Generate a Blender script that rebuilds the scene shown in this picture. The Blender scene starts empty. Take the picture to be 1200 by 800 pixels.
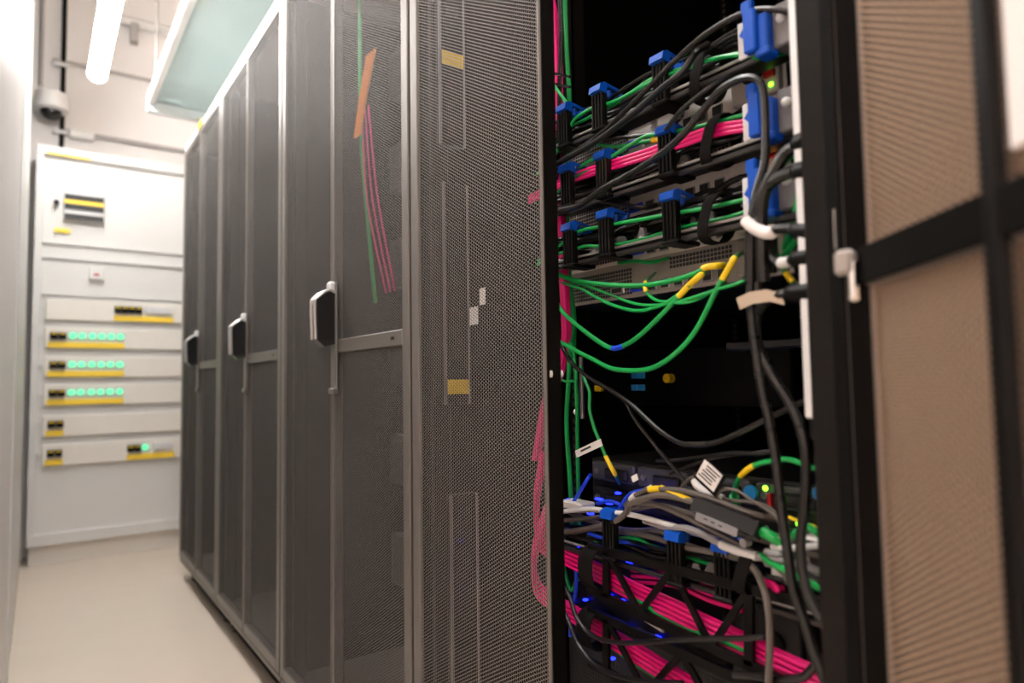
import bpy, math, random
from mathutils import Vector, Matrix
random.seed(7)
scene = bpy.context.scene
C = scene.collection

# ------------------------------------------------------------------ camera
H = 0.893                                   # lens height above the floor
F = 780.0                                   # focal length in pixels of the 1200x800 frame
def _ray(px, py): return Vector(((px-600)/F, -(py-400)/F, -1.0))
_Y = _ray(45, 455).normalized()             # vanishing point of the aisle
_X = _ray(1694, 429); _X = (_X - _Y*_X.dot(_Y)).normalized()
_Z = _X.cross(_Y)
ROT = Matrix((_X, _Y, _Z))                  # camera space -> world (x right of aisle, y along it, z up)
cam_data = bpy.data.cameras.new('camera'); cam = bpy.data.objects.new('camera', cam_data); C.objects.link(cam)
cam.matrix_world = Matrix.Translation((0, 0, H)) @ ROT.to_4x4()
cam_data.sensor_width = 36; cam_data.lens = F*36/1200
cam_data.clip_start = 0.01
cam_data.dof.use_dof = True; cam_data.dof.focus_distance = 1.07; cam_data.dof.aperture_fstop = 2.7
scene.camera = cam
# ------------------------------------------------------------------ world and exposure
world = bpy.data.worlds.new('world'); scene.world = world; world.use_nodes = True
world.node_tree.nodes['Background'].inputs[0].default_value = (0.9, 0.95, 1, 1)
world.node_tree.nodes['Background'].inputs[1].default_value = 0.05
LAMP = 42.0                                 # emission of the ceiling battens
scene.view_settings.view_transform = 'Standard'; scene.view_settings.look = 'None'
scene.view_settings.exposure = 0.5; scene.view_settings.gamma = 1.0
scene.view_settings.use_curve_mapping = False
scene.cycles.use_denoising = True
scene.cycles.transparent_max_bounces = 24
scene.cycles.max_bounces = 10; scene.cycles.diffuse_bounces = 6

def on_x(px, py, X):                        # point of the plane x = X that the photo shows at a pixel
    r = ROT @ _ray(px, py); t = X/r.x
    return Vector((X, r.y*t, r.z*t + H))
def on_y(px, py, Y):
    r = ROT @ _ray(px, py); t = Y/r.y
    return Vector((r.x*t, Y, r.z*t + H))
def on_z(px, py, Z):
    r = ROT @ _ray(px, py); t = (Z-H)/r.z
    return Vector((r.x*t, r.y*t, Z))

# ------------------------------------------------------------------ materials
def mat(name, col, rough=0.5, metal=0.0, var=0.12, scale=30.0, emit=0.0, bump=0.0, spec=0.5, coat=0.0):
    m = bpy.data.materials.new(name); m.use_nodes = True
    nt = m.node_tree; b = nt.nodes['Principled BSDF']; L = nt.links.new
    b.inputs['Roughness'].default_value = rough; b.inputs['Metallic'].default_value = metal
    b.inputs['Specular IOR Level'].default_value = spec; b.inputs['Coat Weight'].default_value = coat
    tc = nt.nodes.new('ShaderNodeTexCoord'); n = nt.nodes.new('ShaderNodeTexNoise')
    n.inputs['Scale'].default_value = scale; n.inputs['Detail'].default_value = 4
    L(tc.outputs['Object'], n.inputs['Vector'])
    r = nt.nodes.new('ShaderNodeMapRange'); r.inputs[3].default_value = 1-var; r.inputs[4].default_value = 1+var
    L(n.outputs[0], r.inputs[0])
    mx = nt.nodes.new('ShaderNodeVectorMath'); mx.operation = 'SCALE'; mx.inputs[0].default_value = col
    L(r.outputs[0], mx.inputs['Scale']); L(mx.outputs[0], b.inputs['Base Color'])
    if emit:
        b.inputs['Emission Color'].default_value = (*col, 1); b.inputs['Emission Strength'].default_value = emit
    if bump:
        bp = nt.nodes.new('ShaderNodeBump'); bp.inputs['Strength'].default_value = bump; bp.inputs['Distance'].default_value = 0.002
        L(n.outputs[0], bp.inputs['Height']); L(bp.outputs[0], b.inputs['Normal'])
    return m

def perforated(name, col, rough, metal, pitch, hole, back=None, spec=0.3):
    """sheet metal with a staggered field of hexagonal holes (pattern in the sheet's own y and z)"""
    m = mat(name, col, rough, metal, 0.05, spec=spec); nt = m.node_tree; N = nt.nodes.new; L = nt.links.new
    tc = N('ShaderNodeTexCoord'); sp = N('ShaderNodeSeparateXYZ'); L(tc.outputs['Object'], sp.inputs[0])
    def mth(op, a, b=None, c=None):
        n = N('ShaderNodeMath'); n.operation = op
        for i, v in enumerate((a, b, c)):
            if v is None: continue
            if isinstance(v, (int, float)): n.inputs[i].default_value = v
            else: L(v, n.inputs[i])
        return n.outputs[0]
    A, B = math.sqrt(3)*pitch, pitch
    def hexd(oy, oz):
        a = mth('ABSOLUTE', mth('WRAP', mth('ADD', sp.outputs[1], oy), A/2, -A/2))
        b = mth('ABSOLUTE', mth('WRAP', mth('ADD', sp.outputs[2], oz), B/2, -B/2))
        return mth('MAXIMUM', b, mth('ADD', mth('MULTIPLY', a, 0.866), mth('MULTIPLY', b, 0.5)))
    d = mth('MINIMUM', hexd(0, 0), hexd(A/2, B/2))
    h = mth('LESS_THAN', d, hole/2)
    if back:                                  # black front stands in for shaded hole walls, inner side is tan
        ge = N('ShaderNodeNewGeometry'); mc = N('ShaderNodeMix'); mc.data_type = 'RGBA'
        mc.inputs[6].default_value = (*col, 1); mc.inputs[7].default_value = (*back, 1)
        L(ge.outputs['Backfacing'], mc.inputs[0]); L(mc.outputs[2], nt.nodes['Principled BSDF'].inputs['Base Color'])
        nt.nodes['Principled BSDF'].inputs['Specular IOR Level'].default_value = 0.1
    tr = N('ShaderNodeBsdfTransparent'); mix = N('ShaderNodeMixShader'); out = nt.nodes['Material Output']
    L(h, mix.inputs[0]); L(nt.nodes['Principled BSDF'].outputs[0], mix.inputs[1]); L(tr.outputs[0], mix.inputs[2])
    L(mix.outputs[0], out.inputs[0])
    return m

def glassy(name, col, rough, amount):
    m = mat(name, col, rough, 0, 0.04, 3); nt = m.node_tree; L = nt.links.new
    tr = nt.nodes.new('ShaderNodeBsdfTransparent'); tr.inputs[0].default_value = (0.78, 0.9, 0.9, 1)
    mix = nt.nodes.new('ShaderNodeMixShader'); mix.inputs[0].default_value = amount
    L(nt.nodes['Principled BSDF'].outputs[0], mix.inputs[1]); L(tr.outputs[0], mix.inputs[2])
    L(mix.outputs[0], nt.nodes['Material Output'].inputs[0]); return m

RACK = (0.135, 0.122, 0.111)
M = dict(
    floor=mat('floor_vinyl', (0.64, 0.55, 0.46), 0.35, 0, 0.05, 6, bump=0.05),
    wall=mat('white_wall', (0.90, 0.845, 0.82), 0.45, 0, 0.03, 4, bump=0.05),
    wallend=mat('end_wall_paint', (0.76, 0.74, 0.725), 0.7, 0, 0.03, 5),
    ceil=mat('ceiling_paint', (0.8, 0.8, 0.79), 0.8, 0, 0.03, 5),
    tan=mat('tan_wall_paint', (0.72, 0.50, 0.37), 0.7, 0, 0.05, 5),
    white=mat('white_lacquer', (0.68, 0.67, 0.65), 0.35, 0, 0.02, 8),
    offwhite=mat('cream_plastic', (0.78, 0.74, 0.68), 0.4, 0, 0.03, 20),
    palegrey=mat('pale_grey_plastic', (0.62, 0.62, 0.62), 0.45, 0, 0.05),
    tube=mat('lamp_tube', (1.0, 0.985, 0.97), 0.4, 0, 0, emit=LAMP),
    rack=mat('rack_grey_coat', RACK, 0.38, 0.25, 0.04, 60),
    perf=perforated('rack_perforated_sheet', (0.31, 0.285, 0.268), 0.5, 0.0, 0.0056, 0.0050, spec=0.2),  # lighter than the frame coat; glints on hole edges put into the colour
    perfin=perforated('sheet_hole_shade_tan_inside', (0.008, 0.007, 0.006), 0.7, 0.0, 0.0056, 0.0047, back=(0.50, 0.33, 0.21)),
    rackin=mat('rack_black_coat', (0.005, 0.0045, 0.004), 0.6, 0, 0.2, spec=0.04),
    post=mat('rack_post_coat', (0.006, 0.005, 0.004), 0.35, 0, 0.15, spec=0.14),
    cap=mat('rack_top_white', (0.8, 0.79, 0.77), 0.4, 0, 0.03),
    black=mat('black_plastic', (0.004, 0.0035, 0.003), 0.35, 0, 0.2, spec=0.16),
    blackgl=mat('black_gloss', (0.012, 0.012, 0.012), 0.12, 0, 0.1),
    rubber=mat('black_cord_rubber', (0.008, 0.007, 0.0065), 0.28, 0, 0.2, spec=0.4),
    greycord=mat('grey_cord_rubber', (0.014, 0.012, 0.011), 0.26, 0, 0.15, spec=0.4),
    palecord=mat('pale_cord_jacket', (0.12, 0.102, 0.088), 0.35, 0, 0.15),
    green=mat('green_jacket', (0.005, 0.33, 0.065), 0.3, 0, 0.15),
    pink=mat('magenta_jacket', (0.78, 0.006, 0.19), 0.3, 0, 0.1),
    orange=mat('orange_jacket', (0.85, 0.28, 0.02), 0.4, 0, 0.1),
    yellow=mat('yellow_sleeve', (0.85, 0.58, 0.01), 0.4, 0, 0.06),
    bluesl=mat('blue_sleeve', (0.01, 0.06, 0.75), 0.4, 0, 0.06),
    blue=mat('blue_latch_plastic', (0.002, 0.07, 0.44), 0.3, 0, 0.1, spec=0.3),
    bluetab=mat('blue_tab_plastic', (0.02, 0.30, 0.70), 0.35, 0, 0.1),
    velcro=mat('hook_and_loop_fabric', (0.010, 0.009, 0.0085), 0.8, 0, 0.3, 400, bump=0.4, spec=0.1),
    bracketgrey=mat('bracket_grey', (0.16, 0.15, 0.15), 0.35, 0.1, 0.06, 80),
    hingegrey=mat('hinge_grey', (0.36, 0.33, 0.30), 0.4, 0.2, 0.06, 80),
    steel=mat('bare_steel', (0.42, 0.41, 0.40), 0.32, 0.7, 0.08, 80),
    darksteel=mat('dark_steel', (0.05, 0.047, 0.045), 0.28, 0.5, 0.1, 80),
    panel=mat('zinc_panel', (0.74, 0.69, 0.64), 0.4, 0.1, 0.06, 80),
    drabzinc=mat('drab_zinc_panel', (0.32, 0.285, 0.255), 0.4, 0.1, 0.06, 80),
    chassis=mat('server_chassis', (0.030, 0.029, 0.028), 0.35, 0.3, 0.1),
    plasticgrey=mat('grey_plastic', (0.10, 0.10, 0.103), 0.3, 0, 0.1),
    darkgrey=mat('dark_grey_plastic', (0.018, 0.017, 0.017), 0.35, 0, 0.1, spec=0.25),
    labelgrey=mat('grey_label', (0.25, 0.24, 0.25), 0.5, 0, 0.08),
    chrome=mat('chrome', (0.75, 0.74, 0.72), 0.15, 1.0, 0.02),
    paper=mat('paper_label', (0.80, 0.77, 0.75), 0.6, 0, 0.03),
    tanpaper=mat('aged_label', (0.45, 0.36, 0.27), 0.6, 0, 0.05),
    ink=mat('label_ink', (0.03, 0.03, 0.03), 0.6, 0, 0),
    ledgreen=mat('green_led', (0.25, 1.0, 0.03), 0.3, 0, 0, emit=2.5),
    ledblue=mat('blue_led', (0.006, 0.012, 1.0), 0.3, 0, 0, emit=7),
    ledamber=mat('amber_led', (1.0, 0.35, 0.04), 0.3, 0, 0, emit=2),
    signyellow=mat('yellow_marking', (0.95, 0.66, 0.05), 0.45, 0, 0.03),
    lampgreen=mat('cabinet_green_lamp', (0.13, 0.78, 0.38), 0.3, 0, 0, emit=0.7),
    red=mat('red_plastic', (0.5, 0.01, 0.015), 0.4, 0, 0.1),
    glass=glassy('tinted_panel_glass', (0.52, 0.62, 0.62), 0.15, 0.35),
    conduit=mat('grey_conduit', (0.38, 0.36, 0.35), 0.5, 0, 0.05),
    alu=mat('aluminium', (0.74, 0.76, 0.77), 0.35, 0.4, 0.03),
)

# ------------------------------------------------------------------ mesh helpers
class B:
    def __init__(s): s.v = []; s.f = []
    def add(s, vs, fs):
        o = len(s.v); s.v += [Vector(v) for v in vs]; s.f += [tuple(i+o for i in f) for f in fs]; return s
    def box(s, a, b, bev=0.0):
        a, b = Vector(a), Vector(b)
        lo = Vector((min(a[i], b[i]) for i in range(3))); hi = Vector((max(a[i], b[i]) for i in range(3)))
        if bev <= 0:
            x0, y0, z0 = lo; x1, y1, z1 = hi
            return s.add([(x0,y0,z0),(x1,y0,z0),(x1,y1,z0),(x0,y1,z0),(x0,y0,z1),(x1,y0,z1),(x1,y1,z1),(x0,y1,z1)],
                         [(0,3,2,1),(4,5,6,7),(0,1,5,4),(1,2,6,5),(2,3,7,6),(3,0,4,7)])
        e = min(bev, *( (hi-lo)*0.49 ))
        vs = []; idx = {}
        for i in range(3):
            for sx in (0,1):
                for sy in (0,1):
                    for sz in (0,1):
                        sg = (sx,sy,sz); p = [ (hi[k] if sg[k] else lo[k]) for k in range(3)]
                        for k in range(3):
                            if k != i: p[k] += -e if sg[k] else e
                        idx[(i,)+sg] = len(vs); vs.append(p)
        fs = []
        for i in range(3):
            j, k = [(1,2),(2,0),(0,1)][i]
            for sd in (0,1):
                q = []
                for (u, w) in ((0,0),(1,0),(1,1),(0,1)):
                    sg = [0,0,0]; sg[i]=sd; sg[j]=u; sg[k]=w; q.append(idx[(i,)+tuple(sg)])
                fs.append(tuple(q) if sd else tuple(reversed(q)))
        for i in range(3):          # edges run along axis i between faces j and k
            j, k = [(1,2),(2,0),(0,1)][i]
            for u in (0,1):
                for w in (0,1):
                    def ix(face, t):
                        sg=[0,0,0]; sg[i]=t; sg[j]=u; sg[k]=w; return idx[(face,)+tuple(sg)]
                    q = (ix(j,0), ix(k,0), ix(k,1), ix(j,1))
                    fs.append(q if (u ^ w) else tuple(reversed(q)))
        for sx in (0,1):
            for sy in (0,1):
                for sz in (0,1):
                    q = [idx[(i,sx,sy,sz)] for i in range(3)]
                    fs.append(tuple(q) if (sx+sy+sz) % 2 else tuple(reversed(q)))
        return s.add(vs, fs)
    def tube(s, pts, r, n=8, closed_ends=True):
        pts = [Vector(p) for p in pts]; rs = r if isinstance(r, (list, tuple)) else [r]*len(pts)
        t = (pts[1]-pts[0]).normalized(); up = Vector((0,0,1)) if abs(t.z) < 0.9 else Vector((1,0,0))
        nrm = t.cross(up).normalized(); vs = []; fs = []
        for i, p in enumerate(pts):
            tt = (pts[min(i+1,len(pts)-1)]-pts[max(i-1,0)])
            if tt.length > 1e-9: t = tt.normalized()
            nrm = (nrm - t*nrm.dot(t)).normalized(); bn = t.cross(nrm)
            for k in range(n):
                a = 2*math.pi*k/n; vs.append(p + (nrm*math.cos(a)+bn*math.sin(a))*rs[i])
        for i in range(len(pts)-1):
            for k in range(n):
                fs.append((i*n+k, i*n+(k+1)%n, (i+1)*n+(k+1)%n, (i+1)*n+k))
        if closed_ends:
            fs.append(tuple(reversed(range(n)))); m = (len(pts)-1)*n; fs.append(tuple(m+k for k in range(n)))
        return s.add(vs, fs)
    def cyl(s, a, b, r, n=16, r2=None): return s.tube([a, b], [r, r if r2 is None else r2], n)
    def prism(s, poly, axis, a, b):
        """poly of (u,w) in the two other axes (order y,z / x,z / x,y), extruded along axis from a to b"""
        def p(u, w, t): return {0:(t,u,w), 1:(u,t,w), 2:(u,w,t)}[axis]
        n = len(poly); vs = [p(u,w,a) for u,w in poly]+[p(u,w,b) for u,w in poly]
        fs = [tuple(reversed(range(n))), tuple(range(n,2*n))]+[(i,(i+1)%n,(i+1)%n+n,i+n) for i in range(n)]
        return s.add(vs, fs)
    def bar(s, p, q, w, h, side=Vector((1,0,0))):
        """flat bar from p to q, w across, h along 'side'"""
        p, q = Vector(p), Vector(q); t = (q-p).normalized(); sd = (side - t*side.dot(t)).normalized(); u = t.cross(sd)
        vs = [e + u*(a*w/2) + sd*(b*h/2) for e in (p,q) for a,b in ((-1,-1),(1,-1),(1,1),(-1,1))]
        return s.add(vs, [(0,3,2,1),(4,5,6,7),(0,1,5,4),(1,2,6,5),(2,3,7,6),(3,0,4,7)])
    def dome(s, c, r, axis=Vector((0,0,-1)), n=20, m=7, cut=math.pi/2):
        c = Vector(c); axis = axis.normalized(); up = Vector((1,0,0)) if abs(axis.x)<0.9 else Vector((0,1,0))
        e1 = axis.cross(up).normalized(); e2 = axis.cross(e1); vs=[]; fs=[]
        for i in range(m+1):
            a = cut*(1-i/m)
            for k in range(n):
                b = 2*math.pi*k/n; rr = max(r*math.sin(a), 1e-5)
                vs.append(c + axis*(r*math.cos(a)) + (e1*math.cos(b)+e2*math.sin(b))*rr)
        for i in range(m):
            for k in range(n): fs.append((i*n+k, i*n+(k+1)%n, (i+1)*n+(k+1)%n, (i+1)*n+k))
        fs.append(tuple(range(m*n,(m+1)*n))); return s.add(vs, fs)
    def build(s, name, material, parent=None, smooth=False, loc=None):
        me = bpy.data.meshes.new(name)
        off = origin(parent) if parent is not None else (Vector(loc) if loc is not None else Vector())
        me.from_pydata([v-off for v in s.v], [], s.f)
        me.materials.append(M[material] if isinstance(material, str) else material)
        import bmesh
        bm = bmesh.new(); bm.from_mesh(me); bmesh.ops.recalc_face_normals(bm, faces=bm.faces); bm.to_mesh(me); bm.free()
        if smooth:
            for p in me.polygons: p.use_smooth = True
            try: me.set_sharp_from_angle(angle=math.radians(40))
            except Exception: pass
        o = bpy.data.objects.new(name, me); C.objects.link(o)
        if parent is not None: o.parent = parent
        elif loc is not None: o.location = off
        ORG[o.name] = Vector(off); return o
ORG = {}
def origin(o): return ORG.get(o.name, Vector())
def tag(o, label=None, cat=None, group=None, kind=None):
    if label: o['label'] = label
    if cat: o['category'] = cat
    if group: o['group'] = group
    if kind: o['kind'] = kind
    return o
def thing(name, label, cat, loc=(0,0,0), group=None):
    o = bpy.data.objects.new(name, None); C.objects.link(o); o.empty_display_size = 0.05
    o.location = loc; ORG[o.name] = Vector(loc); return tag(o, label, cat, group)
def struct(name, bm, m, smooth=False): return tag(bm.build(name, m, smooth=smooth), kind='structure')
def copy_tree(o, parent=None):
    c = o.copy(); C.objects.link(c); c.parent = parent; ORG[c.name] = origin(o)
    for ch in o.children: copy_tree(ch, c)
    return c
def smooth_path(pts, per=7):
    pts = [Vector(p) for p in pts]
    if len(pts) < 3: return [pts[0].lerp(pts[-1], i/per) for i in range(per+1)]
    P = [pts[0]*2-pts[1]] + pts + [pts[-1]*2-pts[-2]]; out = []
    for i in range(1, len(P)-2):
        a,b,c,d = P[i-1],P[i],P[i+1],P[i+2]
        for k in range(per):
            t = k/per
            out.append(0.5*((2*b)+(c-a)*t+(2*a-5*b+4*c-d)*t*t+(3*b-a-3*c+d)*t**3))
    out.append(pts[-1]); return out

# ------------------------------------------------------------------ the room
X_FACE = 0.55                                # plane of the rack doors
Y_END = 4.40
struct('floor', B().box((-1.8,-3.2,-0.1), (2.3,4.6,0)), 'floor')
struct('ceiling', B().box((-1.8,-3.2,3.4), (2.3,4.6,3.5)), 'ceil')
struct('wall_left', B().box((-0.25,0.85,0), (-0.058,2.38,3.4)), 'wall')
struct('wall_side', B().box((-1.8,-3.2,0), (-1.7,1.0,3.4)), 'wall')
struct('wall_corner', B().box((-1.7,0.9,0), (-0.25,1.0,3.4)), 'wall')
struct('trim_1', B().box((-0.25,2.38,0), (-0.054,2.50,3.4), 0.004), 'white')
struct('door_1', B().box((-0.20,2.50,0.01), (-0.058,4.06,3.4), 0.003), 'white')
struct('wall_end', B().box((-0.3,Y_END,0), (2.3,Y_END+0.1,3.4)), 'wallend')
struct('wall_right', B().box((1.9,-3.2,0), (2.0,4.6,3.4)), 'tan')
struct('wall_near', B().box((-1.8,-3.2,0), (2.3,-3.1,3.4)), 'wall')

# ------------------------------------------------------------------ ceiling battens
def batten(yc, label, x=0.205, z=H+1.55):
    t = thing('ceiling_lamp', label, 'lamp', (x, yc, z+0.06), 'linear ceiling lamps over the aisle')
    B().box((x-0.035, yc-0.75, z+0.035), (x+0.035, yc+0.75, z+0.075), 0.006).build('housing', 'white', t)
    prof = [Vector((x, yc-0.745, z)), Vector((x, yc+0.745, z))]
    B().tube(prof, 0.040, 20).build('diffuser', 'tube', t, True)
    for sy in (-1, 1):
        B().tube([(x, yc+sy*0.745, z), (x, yc+sy*0.762, z)], 0.043, 20).build('end_cap', 'white', t, True)
    for sy in (-0.5, 0.5):
        B().cyl((x, yc+sy, z+0.07), (x, yc+sy, 3.4), 0.003, 6).build('suspension_wire', 'steel', t)
batten(3.05, 'glowing tube lamp hanging at the far end of the aisle')
batten(1.15, 'glowing tube lamp hanging over the middle of the aisle above the frame')
batten(-0.75, 'unseen tube lamp added behind the viewpoint to light the open rack')  # unseen lamp, added to light the rack interior
batten(-0.9, 'unseen tube lamp added to light the tan wall', x=1.45)  # unseen lamp, added to brighten the tan wall and the open leaf

# ------------------------------------------------------------------ server racks
W = 0.795; Z0 = 0.093; Z1 = H+1.150; DEPTH = 1.05
def make_leaf(parent, handle, wide, thin, sgn, extra=False):
    """door leaf in its own space: hinge at y=0, leaf runs to y=sgn*0.393; x=0 outer face"""
    LW = 0.392; zb, zt = Z0+0.012, Z1-0.028; T = 0.022
    def yb(a, b): return (sgn*a, sgn*b)
    b = B()
    for (p, q) in ((0.002, wide), (LW-thin, LW)):
        y0, y1 = yb(p, q); b.box((0, y0, zb), (T, y1, zt), 0.002)
    for (p, q) in ((zb, zb+0.03), (zt-0.03, zt)):
        y0, y1 = yb(wide, LW-thin); b.box((0, y0, p), (T, y1, q), 0.002)
    d = b.build('door', 'rack'); d.parent = parent
    g = B()                                   # black strips painting shade on the unlit inside of the leaf
    for (p, q) in ((0.004, wide-0.001), (LW-thin+0.001, LW-0.002)):
        y0, y1 = yb(p, q); g.box((T, y0, zb+0.003), (T+0.003, y1, zt-0.003), 0.001)
    for (p, q) in ((zb+0.003, zb+0.029), (zt-0.029, zt-0.003)):
        y0, y1 = yb(wide, LW-thin); g.box((T, y0, p), (T+0.003, y1, q), 0.001)
    if handle:
        y0, y1 = yb(wide, LW-thin); g.box((0.010, y0, H+0.071), (0.014, y1, H+0.099), 0.001)
    y0, y1 = yb(wide, wide+0.001); g.box((0.006, y0, zb+0.03), (T, y1, zt-0.03))
    o = g.build('inner_shade', 'rackin'); o.parent = d
    y0, y1 = yb(LW+0.0002, LW+0.0022)
    o = B().box((0.003, y0, zb+0.002), (T+0.003, y1, zt-0.002)).build('edge_seal', 'rackin'); o.parent = d
    zc = H+0.085
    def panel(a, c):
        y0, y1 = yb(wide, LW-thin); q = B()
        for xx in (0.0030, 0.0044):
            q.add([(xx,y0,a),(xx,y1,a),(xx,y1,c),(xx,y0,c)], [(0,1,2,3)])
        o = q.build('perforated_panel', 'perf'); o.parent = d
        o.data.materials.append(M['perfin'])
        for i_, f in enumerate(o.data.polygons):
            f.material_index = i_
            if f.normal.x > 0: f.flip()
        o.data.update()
    if handle:
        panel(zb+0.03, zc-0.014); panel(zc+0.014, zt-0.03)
        y0, y1 = yb(wide, LW-thin)
        o = B().box((-0.0005, y0, zc-0.015), (0.010, y1, zc+0.015), 0.002).build('crossbar', 'rack'); o.parent = d
        yy = sgn*(wide+0.04)
        o = B().box((-0.0012, yy-0.007, zc-0.003), (0.0, yy+0.007, zc+0.003)).build('slot', 'black'); o.parent = d
        yh = sgn*(LW-0.018); zh = H+0.145
        o = B().box((-0.006, yh-sgn*0.022, zh-0.165), (0.0, yh+sgn*0.014, zh+0.085), 0.003).build('handle_plate', 'rack'); o.parent = d
        o = B().box((-0.012, yh-sgn*0.023, zh-0.168), (0.0, yh+sgn*0.014, zh-0.155), 0.002).build('plate_stop', 'rack'); o.parent = d
        prof = [(-0.004, zh+0.062), (-0.020, zh+0.066), (-0.046, zh+0.046), (-0.050, zh+0.030), (-0.048, zh-0.045), (-0.030, zh-0.062), (-0.006, zh-0.055)]
        o = B().prism(prof, 1, yh-0.014, yh+0.014).build('handle', 'blackgl'); o.parent = d
        rim = [(x-0.0, yh-sgn*0.0, z) for x, z in prof]
        o = B().tube(smooth_path([(x-0.001, yh+sgn*0.011, z) for x, z in prof[:5]], 5), 0.0042, 8).build('handle_rim', 'steel', smooth=True); o.parent = d
        o = B().tube(smooth_path([(x-0.001, yh-sgn*0.011, z) for x, z in prof[:5]], 5), 0.0042, 8).build('handle_rim', 'steel', smooth=True); o.parent = d
        o = B().box((-0.018, yh-0.010, zh+0.062), (0, yh+0.010, zh+0.088), 0.005).build('lock_housing', 'palegrey'); o.parent = d
    else:
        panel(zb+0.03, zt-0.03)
    for zz in (H-0.68, H+0.10, H+0.95):
        o = B().cyl((0.010, sgn*0.005, zz-0.03), (0.010, sgn*0.005, zz+0.03), 0.005, 10).build('hinge', 'darksteel', smooth=True); o.parent = d
    return d
def make_rack(label, y0):
    """rack in its own space: origin on the floor at the near door hinge, y runs along the aisle"""
    t = thing('server_rack', label, 'server rack', (0,0,0), 'row of server racks')
    for yy in (0.004, W-0.004-0.003):
        B().box((0.03, yy, Z0), (DEPTH, yy+0.003, Z1-0.005)).build('side_panel', 'rackin', t)
    for yy in (0.008, W-0.008-0.035):
        B().box((0.026, yy, Z0), (0.060, yy+0.035, Z1-0.012), 0.003).build('corner_post', 'post', t)
        B().box((DEPTH-0.05, yy, Z0), (DEPTH-0.01, yy+0.035, Z1-0.012), 0.003).build('corner_post', 'post', t)
    B().box((0.004, 0.003, Z1-0.024), (DEPTH, W-0.003, Z1), 0.002).build('top_panel', 'cap', t)
    B().box((0.004, 0.003, Z0-0.012), (DEPTH, W-0.003, Z0+0.006), 0.002).build('base_panel', 'rack', t)
    B().box((DEPTH, 0.004, Z0), (DEPTH+0.02, W-0.004, Z1-0.01)).build('front_door', 'rackin', t)
    for xx in (0.07, DEPTH-0.07):
        for yy in (0.07, W-0.07):
            f = B().cyl((xx,yy,0), (xx,yy,0.012), 0.026, 14).cyl((xx,yy,0.012), (xx,yy,Z0-0.01), 0.009, 10)
            f.build('levelling_foot', 'darksteel', t, True)
    B().box((0.05, 0.02, 0.002), (0.06, W-0.02, Z0-0.013)).build('plinth_skirt', 'rackin', t)
    a = make_leaf(t, True, 0.030, 0.010, 1); a.location = (0, 0.003, 0)
    b = make_leaf(t, False, 0.030, 0.007, -1); b.location = (0, W-0.003, 0)
    t.location = (X_FACE, y0, 0); return t
YD = 0.298
rackC = make_rack('grey perforated rack with sharp handle next to the open rack', YD+W)
for i, lab in enumerate(('grey perforated rack, third in the row from the open one', 'grey perforated rack at the far end of the row by the white cabinet')):
    r = copy_tree(rackC); r.location = (X_FACE, YD+W*(2+i), 0); r['label'] = lab
rackD = copy_tree(rackC); rackD.location = (X_FACE, YD, 0)
rackD['label'] = 'grey rack with its right leaf swung open showing cabled servers'
OPEN = math.radians(140)
ORG[rackD.name] = Vector((X_FACE, YD, 0))
leafD = None
for ch in rackD.children:
    if ch.name.startswith('door') and any(c.name.startswith('crossbar') for c in ch.children):
        leafD = ch; ch.rotation_euler = (0, 0, OPEN); ch.location.y = -0.020
# extras on the inside of the open leaf
def on_leaf(bm, name, m, label=None):
    o = bm.build(name, m); o.parent = leafD
    if label: o['label'] = label
    return o
on_leaf(B().box((0.006, 0.186, Z0+0.05), (0.015, 0.202, Z1-0.06), 0.003), 'stiffener', 'black')
on_leaf(B().box((0.007, 0.208, H+0.115), (0.011, 0.375, H+0.27), 0.001), 'document_pocket', 'paper', 'white paper document in the open door')
on_leaf(B().box((0.007, 0.160, H+0.268), (0.011, 0.182, H+0.40), 0.001), 'notice_card', 'paper', 'small white card on the open door')
p = on_x(234, 133, X_FACE)
far_rack = [o for o in C.objects if o.get('label', '').endswith('by the white cabinet')][0]
st = B().box((0.0, p.y-far_rack.location.y-0.05, Z1-0.022), (0.004, p.y-far_rack.location.y+0.05, Z1+0.004)).build('warning_sticker', 'yellow'); st.parent = far_rack

# ------------------------------------------------------------------ white distribution cabinet at the end of the aisle
YC = 4.16
cab = thing('distribution_cabinet', 'white electrical cabinet with rows of breakers at the aisle end', 'cabinet', (0.45, YC, 0))
ZT = H+1.26
B().box((-0.035, YC+0.012, 0.10), (0.98, Y_END-0.005, ZT), 0.004).build('body', 'white', cab)
B().box((-0.025, YC+0.03, 0.0), (0.97, Y_END-0.01, 0.10)).build('plinth', 'offwhite', cab)
B().box((-0.035, YC-0.012, ZT-0.05), (0.98, YC+0.012, ZT), 0.003).build('top_rail', 'white', cab)
B().box((-0.035, YC-0.012, 0.10), (0.98, YC+0.012, 0.16), 0.003).build('bottom_rail', 'white', cab)
B().box((-0.035, YC-0.012, 0.16), (0.0, YC+0.012, ZT-0.05), 0.003).build('side_rail', 'white', cab)
B().box((0.945, YC-0.012, 0.16), (0.98, YC+0.012, ZT-0.05), 0.003).build('side_rail', 'white', cab)
B().box((0.012, YC-0.016, ZT-0.048), (0.20, YC-0.012, ZT-0.036)).build('seal_strip', 'signyellow', cab)
def cy(px, py): return on_y(px, py, YC)
zrow = [H+v for v in (0.375, 0.268, 0.115, -0.035, -0.185, -0.335)]
def zrow_of(py): return cy(66, py).z
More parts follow.
